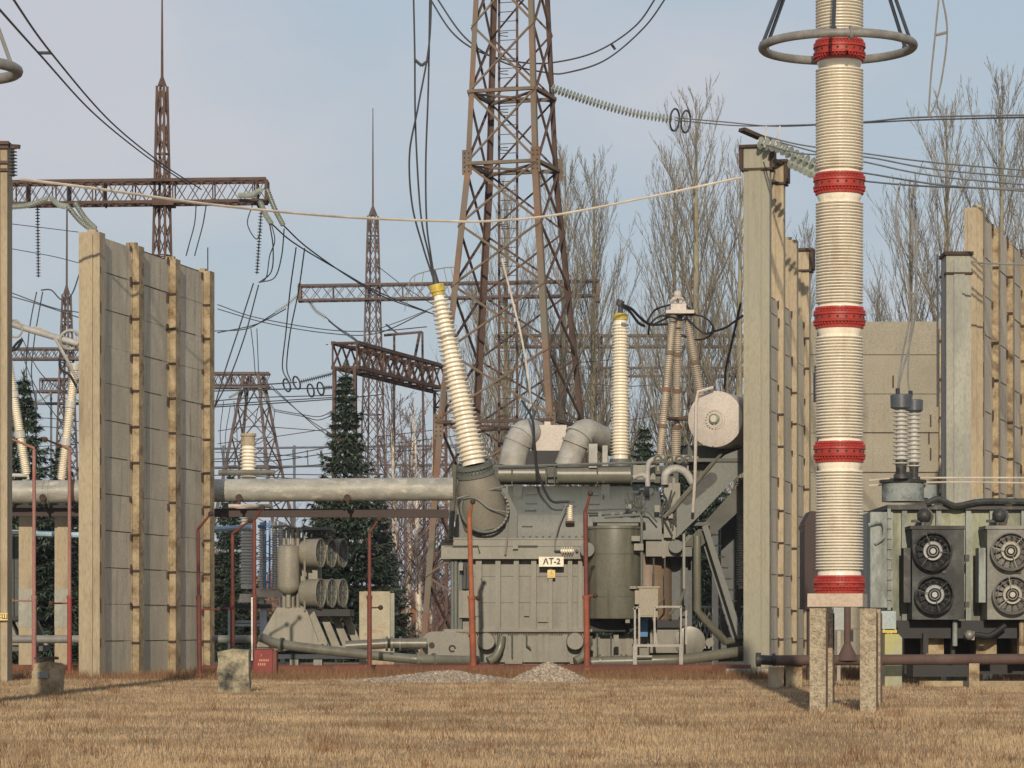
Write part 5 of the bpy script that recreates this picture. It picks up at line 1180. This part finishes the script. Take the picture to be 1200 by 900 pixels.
W('slack loop conductors between the beam end and the hanging string', [[(316,262,140),(320,290,141),(318,318,142),(304,331,142)], [(333,268,140),(330,300,141),(322,325,142),(304,331,142)]], .03)
W('pair of conductors descending right from the left lattice beam past the thin mast', [[(318,262,140),(345,285,146),(400,318,158),(445,343,170),(505,367,188)], [(332,264,140),(360,290,146),(410,325,158),(455,350,170),(530,375,188)]], .035)
W('two parallel droppers left of the portal', [[(347,290,145),(340,340,148),(335,390,150),(331,430,151),(338,447,151)], [(357,291,145),(350,340,148),(340,390,150),(336,430,151),(341,447,151)]], .032)
W('pair of conductors leaving the thin beam towards the fire wall', [[(255,357,225),(300,372,215),(380,386,205),(440,388,200),(500,383,195)], [(255,362,225),(310,378,215),(380,390,205),(440,391,200),(500,365,195)]], .035)
W('conductors rising from behind the fire wall to the left end of the thin beam', [[(250,388,200),(290,385,197),(322,367,191)], [(255,390,200),(300,380,197),(335,362,191)]], .035)
W('droppers from the thin beam strings down to the portal', [[(382,372,190),(395,383,182),(412,394,170),(422,402,155)], [(385,376,190),(400,388,182),(415,398,170),(424,404,155)]], .035)
W('thin vertical droppers above the wide based tower', [[(294,385,214),(297,410,214),(299,437,214)], [(301,385,214),(302,410,214),(303,437,214)]], .035)
W('level conductors crossing behind the middle spruce, upper pair', [[(200,450,151),(255,451,151),(300,451,151),(348,448,151)], [(200,459,153),(260,458,153),(330,456,153),(378,455,153)]], .035)
W('level conductors crossing behind the middle spruce, middle group', [[(250,477,170),(300,474,170),(400,467,170),(450,462,172)], [(250,475,176),(320,470,176),(420,464,176)], [(250,470,180),(300,466,180),(400,463,180)]], .035)
W('slanting thin conductors from the wide based tower to behind the spruce', [[(310,448,214),(360,490,205),(400,515,198),(430,530,190)], [(318,452,214),(370,500,205),(410,525,198)], [(322,482,214),(355,488,205),(375,492,198),(400,480,190)], [(322,480,214),(350,485,205),(375,488,198),(395,478,190)]], .03)
W('drooping jumper loops right of the wide based tower', [[(322,482,214),(318,505,214),(306,518,214),(300,520,214)], [(305,470,214),(302,480,214),(298,500,214)]], .03)
W('low level conductors above the silver pipe left of the spruce', [[(250,538,190),(320,535,190),(370,527,190),(400,520,190)], [(250,541,190),(320,540,190),(380,532,190),(440,526,190)], [(250,549,190),(320,549,190),(380,544,190)], [(250,557,195),(340,556,195),(400,557,195)], [(256,555,195),(330,560,195),(400,562,195),(520,560,195)]], .035)
W('low level conductors right of the middle spruce', [[(440,512,190),(500,505,190),(540,500,190)], [(440,522,190),(500,515,190),(540,510,190)], [(450,530,190),(540,524,190)], [(450,548,190),(540,545,190)]], .03)
W('pair of conductors from the left column rising to the fire wall top', [[(5,345,200),(50,358,195),(92,372,190)], [(5,340,200),(60,360,195),(92,366,190)]], .035)
W('pair of droppers from the left hanging string', [[(43,342,142),(37,370,142),(33,400,142),(31,440,142),(40,480,142)], [(50,342,142),(44,375,142),(40,400,142),(37,440,142),(44,480,142)]], .03)
W('jumper loop joining the left hanging string to the fire wall top', [[(48,340,142),(60,340,142),(72,351,142),(84,345,142),(94,318,142)]], .035)
W('thin conductors sagging behind the left spruce', [[(20,400,200),(40,450,200),(60,480,205),(92,520,210)], [(25,395,200),(50,440,200),(92,470,210)], [(10,500,200),(45,490,205),(92,494,210)]], .03)
W('slender line crossing behind the tripod and poplars', [[(690,495,220),(740,492,220),(800,480,220),(870,470,220)], [(700,455,220),(780,450,220),(870,440,220)]], .035)
W('pair of pale tubular busbars crossing over the green transformer', [[(1018,563,86),(1080,560,86),(1330,560,84)], [(1018,569,86),(1110,565,86),(1330,568,84)]], .025, wire_light)
W('short wire with a spring insulator at the top of the greenish column', [[(1138,306,87),(1150,308,87),(1170,309,87),(1330,315,85)]], .03, wire_grey)
W('twin slack wires dropping left from the left lattice beam', [[(230,238,142),(228,262,142),(222,285,142),(218,300,142)], [(242,238,142),(238,262,142),(232,285,142),(228,300,142)]], .03)
W('thin vertical rod line behind the left mast', [[(79,240,225),(79,280,225),(79,340,225)]], .03)
W('thin wire from the top of the upright rod behind the fire wall', [[(243.5,290,150),(243.5,330,150)]], .03)
W('long slack stay running down inside the big tower', [[(588,303,132),(600,350,132),(612,400,131),(620,450,130),(622,475,122)]], .045, wire_light)

# ============================================================ TREES
def bare_tree(name, label, cat, base, H, seed, spread=.2, n1=46, ang=(14, 30), rt=.28, mat=twig_m, tmat=bark_pale, low=.08, lvl2=10, lvl3=5, twr=.0075, wob=.3, l1=.42, a2=(12, 30)):
    r = random.Random(seed); t = thing(name, label, cat, base, None); b = V(base)
    tr = MB(); pts = []; rad = []
    p = V(b)-V((0,0,.2)); n = 14; d = V((r.uniform(-.03,.03), r.uniform(-.03,.03), 1))
    for k in range(n+1):
        pts.append(V(p)); rad.append(rt*(1-k/n)**.9+.015); p += d.normalized()*(H/n); d += V((r.uniform(-1,1), r.uniform(-1,1), 0))*.03*wob; d.x *= .9; d.y *= .9
    tr.tube(pts, rad, 8); part('trunk', tr, tmat, t)
    def at(f): x = f*n; i = min(n-1, int(x)); return pts[i].lerp(pts[i+1], x-i), rad[i]
    V3 = []; FF = []
    def seg_tube(ps, rs):
        o = len(V3)
        for i, q in enumerate(ps):
            dd = (ps[min(i+1,len(ps)-1)]-ps[max(i-1,0)]).normalized(); a = dd.cross(V((.3,.2,.1)) if abs(dd.z) < .95 else V((1,0,0))).normalized(); c = dd.cross(a)
            for k in range(3): g = 2.094*k; V3.append(tuple(q-b+(a*cos(g)+c*sin(g))*rs[i]))
        for i in range(len(ps)-1):
            for k in range(3): FF.append((o+i*3+k, o+i*3+(k+1)%3, o+(i+1)*3+(k+1)%3, o+(i+1)*3+k))
    def grow(p, d, L, rr, lv, cx=None):
        m = 6 if lv == 1 else 4 if lv == 2 else 3; ps = [V(p)]; rs = [rr]; q = V(p); e = V(d)
        for k in range(m):
            q = q+e.normalized()*(L/m); e = e.normalized()+V((r.uniform(-1,1), r.uniform(-1,1), r.uniform(-.2,1.1)))*(.1 if lv == 1 else .14); ps.append(V(q)); rs.append(max(twr*.6, rr*(1-(k+1)/m)+twr*.55))
        seg_tube(ps, rs)
        if lv < 4 and (lv < 3 or lvl3 > 0):
            kk = lvl2 if lv == 1 else lvl3 if lv == 2 else 2
            for j in range(kk):
                f = .15+.8*(j+r.random())/kk; x = f*m; i = min(m-1, int(x)); q0 = ps[i].lerp(ps[i+1], x-i); dd = (ps[i+1]-ps[i]).normalized()
                az = r.uniform(0, 2*pi); sp = R(r.uniform(*a2)); a = dd.cross(V((cos(az), sin(az), .2))).normalized()
                grow(q0, (dd*cos(sp)+a*sin(sp)+V((0,0,.3))), L*r.uniform(.28,.5)*(1.15-f*.6), max(twr, rr*.38*(1-f*.5)), lv+1)
    for k in range(n1):
        f = low+(.97-low)*(k+r.random())/n1; p, rr = at(f); az = k*2.4+r.uniform(-.4,.4); th = R(r.uniform(*ang))
        L = H*l1*(1-f)**.65*r.uniform(.6, 1.1)+.8
        grow(p, V((cos(az)*sin(th), sin(az)*sin(th), cos(th))), L, max(.016, rr*.34), 1)
    fl = np.array(FF, dtype=np.int32).ravel(); me = fastmesh('crown', V3, fl, 4, mat)
    o = bpy.data.objects.new('crown', me); COL.objects.link(o); o.parent = t; ORG[o.name] = b
    return t
def pop(px, D, top): return (X(px,D), D, 0), Z(top, D)
b, H = pop(822, 175, 112)
pA = bare_tree('poplar_tree', 'tallest bare poplar between the surge arrester and the tall right pillar', 'tree', b, H, 21, rt=.42, n1=50)
b, H = pop(655, 185, 185)
pB = bare_tree('poplar_tree', 'bare poplar just right of the big lattice tower', 'tree', b, H, 33, rt=.36, n1=42)
b, H = pop(1115, 170, 120)
pC = bare_tree('poplar_tree', 'bare poplar behind the tall slabs at the right edge', 'tree', b, H, 47, rt=.4, n1=44)
PH = {id(pA): Z(112,175), id(pB): Z(185,185), id(pC): Z(120,170)}
def pcopy(src, px, D, top, label, rz):
    s = Z(top, D)/PH[id(src)]; return dup(src, (X(px,D), D, 0), label, rz, (s*.95, s*.95, s))
pcopy(pB, 792, 190, 190, 'slimmer bare poplar behind the surge arrester tripod', 1.3)
pcopy(pC, 862, 172, 180, 'bare poplar partly hidden by the tall right pillar', 2.2)
pcopy(pA, 700, 192, 190, 'bare poplar between the big tower and the upright bushing', .7)
pcopy(pA, 592, 192, 225, 'bare poplar standing behind the middle of the big tower', 2.0)
pcopy(pC, 560, 200, 330, 'low bare poplar behind the left leg of the big tower', 4.1)
pcopy(pB, 1170, 172, 92, 'tallest bare poplar at the right edge of the photo', .4)
pcopy(pA, 1205, 176, 130, 'bare poplar cut off by the right edge of the photo', 1.9)
pcopy(pB, 1070, 178, 215, 'bare poplar left of the others behind the right slabs', 3.6)
pcopy(pA, 1030, 195, 335, 'small bare poplar top above the low screen wall', 5.0)
pcopy(pB, 950, 200, 270, 'bare poplar mostly hidden by the right fire wall', 2.7)
# birches
b, H = pop(465, 160, 430)
bi = bare_tree('birch_tree', 'slim white birch right of the middle spruce', 'tree', b, H, 71, rt=.2, n1=40, ang=(30,60), mat=twig_purple, tmat=birch_m, low=.15, lvl2=7, lvl3=3, twr=.009, l1=.25, a2=(20,45))
bz = Z(430,160)
for px, D, top, lab, rz in ((492,185,470,'far birch just left of the leaning bushing',1.1), (507,190,500,'thin far birch behind the rusty portal leg',2.1), (478,200,480,'far birch between the spruce and the portal leg',3.2), (448,205,490,'far bare tree behind the middle spruce',4.3), (522,200,540,'far birch beside the transformer end',5.1), (500,220,520,'distant birch right of the small shed',.2),
    (345,230,590,'distant bare tree behind the fan cooler',.9), (20,210,560,'distant bare tree behind the green cabinet',2.9), (1045,200,430,'distant bare tree above the screen wall',3.9), (760,215,470,'distant bare tree left of the tripod',4.9), (690,215,430,'distant bare tree behind the ducts',2.4)):
    s = Z(top, D)/bz; dup(bi, (X(px,D), D, 0), lab, rz, (s*1.1, s*1.1, s))
def spruce(name, label, base, H, Rb, seed, layers=34, tip=None, full=1.0):
    r = random.Random(seed); t = thing(name, label, 'tree', base); b = V(base)
    part('trunk', MB().tube([b-V((0,0,.2)), b+V((0,0,H))], [.28, .03], 8), bark, t)
    vs = []; 
    def card(p, d, L, w):
        s = d.cross(V((r.uniform(-.3,.3), r.uniform(-.3,.3), 1))).normalized()*w
        vs.extend([p-s*.5, p+s*.5, p+d*L])
    wood = MB()
    for k in range(layers):
        f = (k+.5*r.random())/layers; z = H*(.02+.97*f); R0 = Rb*(1-f)**1.05*(1+.1*sin(k*2.1))+.12; nb = int(9+12*(1-f))
        for j in range(nb):
            az = 2*pi*(j+r.random())/nb; L = R0*r.uniform(.5, 1.2); dr = V((cos(az), sin(az), 0)); m = max(4, int(L*3.6*full))
            pts = []
            for q in range(m+1):
                u = q/m; pts.append(b+dr*(L*u)+V((0,0,z-.32*L*u+.24*L*u*u*u*1.2)))
            if L > .8: wood.tube([pts[0], pts[m//2], pts[-1]], [.04, .025, .01], 3)
            sd = V((-dr.y, dr.x, 0))
            for q in range(1, m+1):
                u = q/m; w = L*.34*(1-u)+.12
                for s in (-1, 1):
                    for z2 in range(5):
                        dd = (dr*r.uniform(.5,1)+sd*s*r.uniform(.4,1.1)+V((0,0,r.uniform(-.55,.12)))).normalized(); card(pts[q]+V((r.uniform(-.06,.06), r.uniform(-.06,.06), r.uniform(-.04,.04))), dd, w*r.uniform(.6,1.3)+.14, r.uniform(.1,.18))
                for z2 in range(5): card(pts[q], (dr*r.uniform(.2,.9)+sd*r.uniform(-.6,.6)+V((0,0,r.uniform(-.9,.5)))).normalized(), r.uniform(.2,.45), r.uniform(.09,.16))
    for k in range(60): card(b+V((0,0,H*(.93+.08*r.random()))), V((r.uniform(-1,1), r.uniform(-1,1), r.uniform(.3,1.5))).normalized(), .35, .07)
    part('branches', wood, bark, t)
    arr = np.array([tuple(v-b) for v in vs]); me = fastmesh('foliage', arr, np.arange(len(arr)), 3, spruce_m); o = bpy.data.objects.new('foliage', me); COL.objects.link(o); o.parent = t; ORG[o.name] = b
    return t
D = 142; sA = spruce('spruce_tree', 'dark spruce with narrow top standing in front of the rusty portal leg', (X(405,D), D, 0), Z(432,D), 3.1, 5, layers=40)
D = 135; sB = spruce('spruce_tree', 'broad dark spruce between the left column and the fire wall', (X(28,D), D, 0), Z(440,D), 3.9, 9, layers=38)
sb = Z(440,135); sa = Z(432,142)
for src, h0, px, D, top, lab, rz, ww in ((sB, sb, 72, 138, 520, 'dark spruce close to the left edge of the tall fire wall', 1.0, .95), (sB, sb, 270, 145, 555, 'dark spruce behind the ribbed column and red standpipes', 2.1, .9), (sA, sa, 445, 150, 560, 'lower dark spruce right of the middle spruce', 3.0, .9),
     (sB, sb, 380, 152, 560, 'dark spruce behind the fan drums', 4.2, .8), (sB, sb, 755, 150, 498, 'dark spruce between the upright bushing and the tripod', 5.0, 1.0), (sA, sa, 800, 146, 515, 'dark spruce behind the tripod legs', .6, 1.3), (sB, sb, 838, 150, 535, 'dark spruce below the white drum', 1.7, 1.1), (sB, sb, 690, 156, 545, 'dark spruce behind the grey ducts', 2.6, 1.0),
     (sB, sb, 905, 150, 560, 'dark spruce hidden behind the right fire wall', 2.9, 1.0), (sB, sb, 118, 150, 470, 'spruce hidden behind the tall fire wall', 3.9, 1.0)):
    s = Z(top, D)/h0; dup(src, (X(px,D), D, 0), lab, rz, (s*ww, s*ww, s))
# thicket
rg = np.random.default_rng(3); N = 90000
x = rg.uniform(-55, 60, N); y = rg.uniform(170, 270, N); h = rg.uniform(.3, 1, N)*(1.6+1.6*np.sin(x*.7+np.sin(y*.4))**2)
z0 = rg.uniform(0, 1, N)*h; w = rg.uniform(.02,.05,N); l = rg.uniform(.3,1.0,N); a = rg.uniform(-.9,.9,N)
v = np.zeros((N,3,3)); v[:,:,0] = x[:,None]; v[:,:,1] = y[:,None]; v[:,0,0] -= w; v[:,1,0] += w; v[:,2,0] += a*l; v[:,0,2] = z0; v[:,1,2] = z0; v[:,2,2] = z0+l*.9
me = fastmesh('brown_thicket', v.reshape(-1,3), np.arange(N*3), 3, thicket_m); o = bpy.data.objects.new('brown_thicket', me); COL.objects.link(o); o['kind'] = 'stuff'; o['label'] = 'reddish brown leafless thicket far behind the equipment'; o['category'] = 'bushes'
N = 70000; x = rg.uniform(-120, 120, N); y = rg.uniform(300, 360, N); h = (6+3*np.sin(x*.13)+1.5*np.sin(x*.5)); z0 = rg.uniform(0,1,N)**.8*h; w = rg.uniform(.04,.1,N); l = rg.uniform(.6,2,N); a = rg.uniform(-.5,.5,N)
v = np.zeros((N,3,3)); v[:,:,0] = x[:,None]; v[:,:,1] = y[:,None]; v[:,0,0] -= w; v[:,1,0] += w; v[:,2,0] += a*l; v[:,0,2] = z0; v[:,1,2] = z0; v[:,2,2] = z0+l
me = fastmesh('distant_woodland', v.reshape(-1,3), np.arange(N*3), 3, thicket_m); o = bpy.data.objects.new('distant_woodland', me); COL.objects.link(o); o['kind'] = 'stuff'; o['label'] = 'distant leafless woodland behind everything'; o['category'] = 'woodland'

# more far wiring
wl = [('thin far conductors crossing low between the left column and the fire wall', [[(8,505,190),(50,500,190),(92,505,190)],[(8,520,190),(50,523,190),(92,518,190)],[(8,535,190),(92,530,190)]]),
 ('far drop wires hanging between the hanging string and the wide tower', [[(262,470,200),(258,510,200),(262,545,200)],[(270,475,200),(264,515,200),(268,550,200)],[(274,470,200),(278,520,200),(272,556,200)]]),
 ('far slanting wires between the mast beam and the leaning bushing', [[(440,310,190),(480,340,190),(530,370,190)],[(445,385,190),(480,372,190),(520,355,190)],[(430,420,190),(470,440,190),(530,470,190)]]),
 ('far vertical droppers between the thin mast and the portal leg', [[(455,470,200),(460,560,200),(458,620,200)],[(468,470,200),(472,540,200),(470,620,200)],[(484,480,200),(480,560,200),(484,620,200)],[(496,470,200),(500,540,200),(498,620,200)]]),
 ('long thin conductor passing under the left lattice beam', [[(10,262,190),(60,268,190),(92,272,190)],[(5,290,190),(60,300,190),(92,308,190)]]),
 ('thin far conductors right of the fire wall below the wide tower beam', [[(255,505,190),(300,500,190),(380,505,190)],[(255,520,190),(320,512,190),(400,500,190)],[(252,530,190),(300,531,190),(360,536,190)]]),
 ('curling jumper wires under the right end of the left lattice beam', [[(318,262,140),(322,282,140),(316,300,141),(312,325,142),(303,331,142)],[(296,240,141),(290,262,141),(300,280,141),(306,270,141)]]),
 ('thin wires seen through the lower right of the big tower', [[(640,430,190),(680,425,190),(730,420,190)],[(640,452,190),(690,450,190),(740,455,190)],[(650,512,190),(700,505,190),(760,508,190)]])]
for lab, ls in wl: W(lab, ls, .028, wire_dark)
t = thing('busbar_gantry', 'hazy far gantry with hanging droppers between the fire wall and the portal', 'busbar', (X(320,260),260,0)); mb = MB()
for q in (526, 548): mb.tube([P(240,q,260), P(540,q-4,260)], .1, 5)
for p in (262, 345, 420, 475, 535): mb.tube([P(p,522,260), (X(p,260),260,0)], .12, 5)
for p in range(275, 530, 17): mb.tube([P(p,527,260), P(p+1,546,260)], .05, 4)
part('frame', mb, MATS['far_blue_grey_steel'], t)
hz = MB().box(-500, 500, -60, 600, -1.5, 60)
hm = bpy.data.materials.new('haze'); hm.use_nodes = True; hn = hm.node_tree; hn.nodes.clear(); ho = hn.nodes.new('ShaderNodeOutputMaterial'); hv = hn.nodes.new('ShaderNodeVolumePrincipled')
hv.inputs['Color'].default_value = (.8,.87,.95,1); hv.inputs['Density'].default_value = .00012; hn.links.new(hv.outputs[0], ho.inputs['Volume'])
solo('haze', hz, hm, kind='stuff')
# ============================================================ SKY, SUN, CAMERA
EL = 17; AZ = -2      # sun behind the camera, slightly to the left
w = bpy.data.worlds.new('World'); SC.world = w; w.use_nodes = True; N = w.node_tree.nodes; L = w.node_tree.links; N.clear()
out = N.new('ShaderNodeOutputWorld'); bg = N.new('ShaderNodeBackground'); sky = N.new('ShaderNodeTexSky'); sky.sky_type = 'NISHITA'; sky.sun_disc = False
sky.sun_elevation = R(EL); sky.sun_rotation = R(180-AZ); sky.air_density = 1.2; sky.dust_density = 2.0; sky.ozone_density = 1.5
tc = N.new('ShaderNodeTexCoord'); mp = N.new('ShaderNodeMapping'); mp.inputs['Scale'].default_value = (1, 1, 2.2); L.new(tc.outputs['Generated'], mp.inputs[0])
n1 = N.new('ShaderNodeTexNoise'); n1.inputs['Scale'].default_value = 5.5; n1.inputs['Detail'].default_value = 5; n1.inputs['Roughness'].default_value = .5; L.new(mp.outputs[0], n1.inputs[0])
mr = N.new('ShaderNodeMapRange'); mr.inputs['From Min'].default_value = .4; mr.inputs['From Max'].default_value = .62; L.new(n1.outputs['Fac'], mr.inputs['Value'])
cl = N.new('ShaderNodeMix'); cl.data_type = 'RGBA'; cl.inputs[6].default_value = (4.6,5.4,6.35,1); cl.inputs[7].default_value = (6.0,5.95,6.5,1); L.new(mr.outputs[0], cl.inputs[0])
mx = N.new('ShaderNodeMix'); mx.data_type = 'RGBA'; mx.inputs[0].default_value = .82; L.new(sky.outputs[0], mx.inputs[6]); L.new(cl.outputs[2], mx.inputs[7])
L.new(mx.outputs[2], bg.inputs['Color']); bg.inputs['Strength'].default_value = .1; L.new(bg.outputs[0], out.inputs[0])
sd = bpy.data.lights.new('sun', 'SUN'); sd.energy = 3.7; sd.angle = R(.6); sd.color = (1, .85, .66)
so = bpy.data.objects.new('sun', sd); COL.objects.link(so); so.location = (0, -10, 40)
dv = V((sin(R(AZ))*cos(R(EL)), -cos(R(AZ))*cos(R(EL)), sin(R(EL)))); so.rotation_euler = dv.to_track_quat('Z', 'Y').to_euler()
cam = bpy.data.cameras.new('camera'); co = bpy.data.objects.new('camera', cam); COL.objects.link(co); SC.camera = co
cam.sensor_width = 36; cam.lens = 108; cam.shift_y = 285/1200; cam.clip_end = 4000; cam.clip_start = .5
co.location = (0, 0, EYE); co.rotation_euler = (R(90), 0, 0)
SC.render.resolution_x = 1024; SC.render.resolution_y = 768
SC.view_settings.view_transform = 'Standard'; SC.view_settings.look = 'None'; SC.view_settings.exposure = 0; SC.view_settings.gamma = 1

GRP = {'insulator_string': 'insulator strings of the switchyard', 'overhead_line': 'conductors and cables strung across the switchyard', 'standpipe': 'thin standpipes with bent nozzles', 'poplar_tree': 'bare poplars behind the equipment',
 'birch_tree': 'slim bare birches and young trees behind', 'spruce_tree': 'dark spruces behind the equipment', 'lattice_mast': 'lattice masts in the background', 'concrete_firewall': 'concrete fire walls', 'concrete_block': 'loose concrete blocks and stubs',
 'concrete_column': 'free standing concrete columns', 'gravel_heap': 'gravel heaps', 'oil_pipe': 'oil pipes at the transformer', 'concrete_pillar': 'pillars under the silver pipe', 'leaning_insulator': 'leaning insulator stacks at the far left', 'power_transformer': 'power transformers', 'oil_cooler': 'oil coolers', 'concrete_curb': 'low concrete curbs', 'steel_cabinet': 'steel cabinets'}
for o in list(COL.objects):
    if o.parent is None and 'label' in o and o.get('kind') is None:
        k = o.name.split('.')[0]
        if k in GRP: o['group'] = GRP[k]
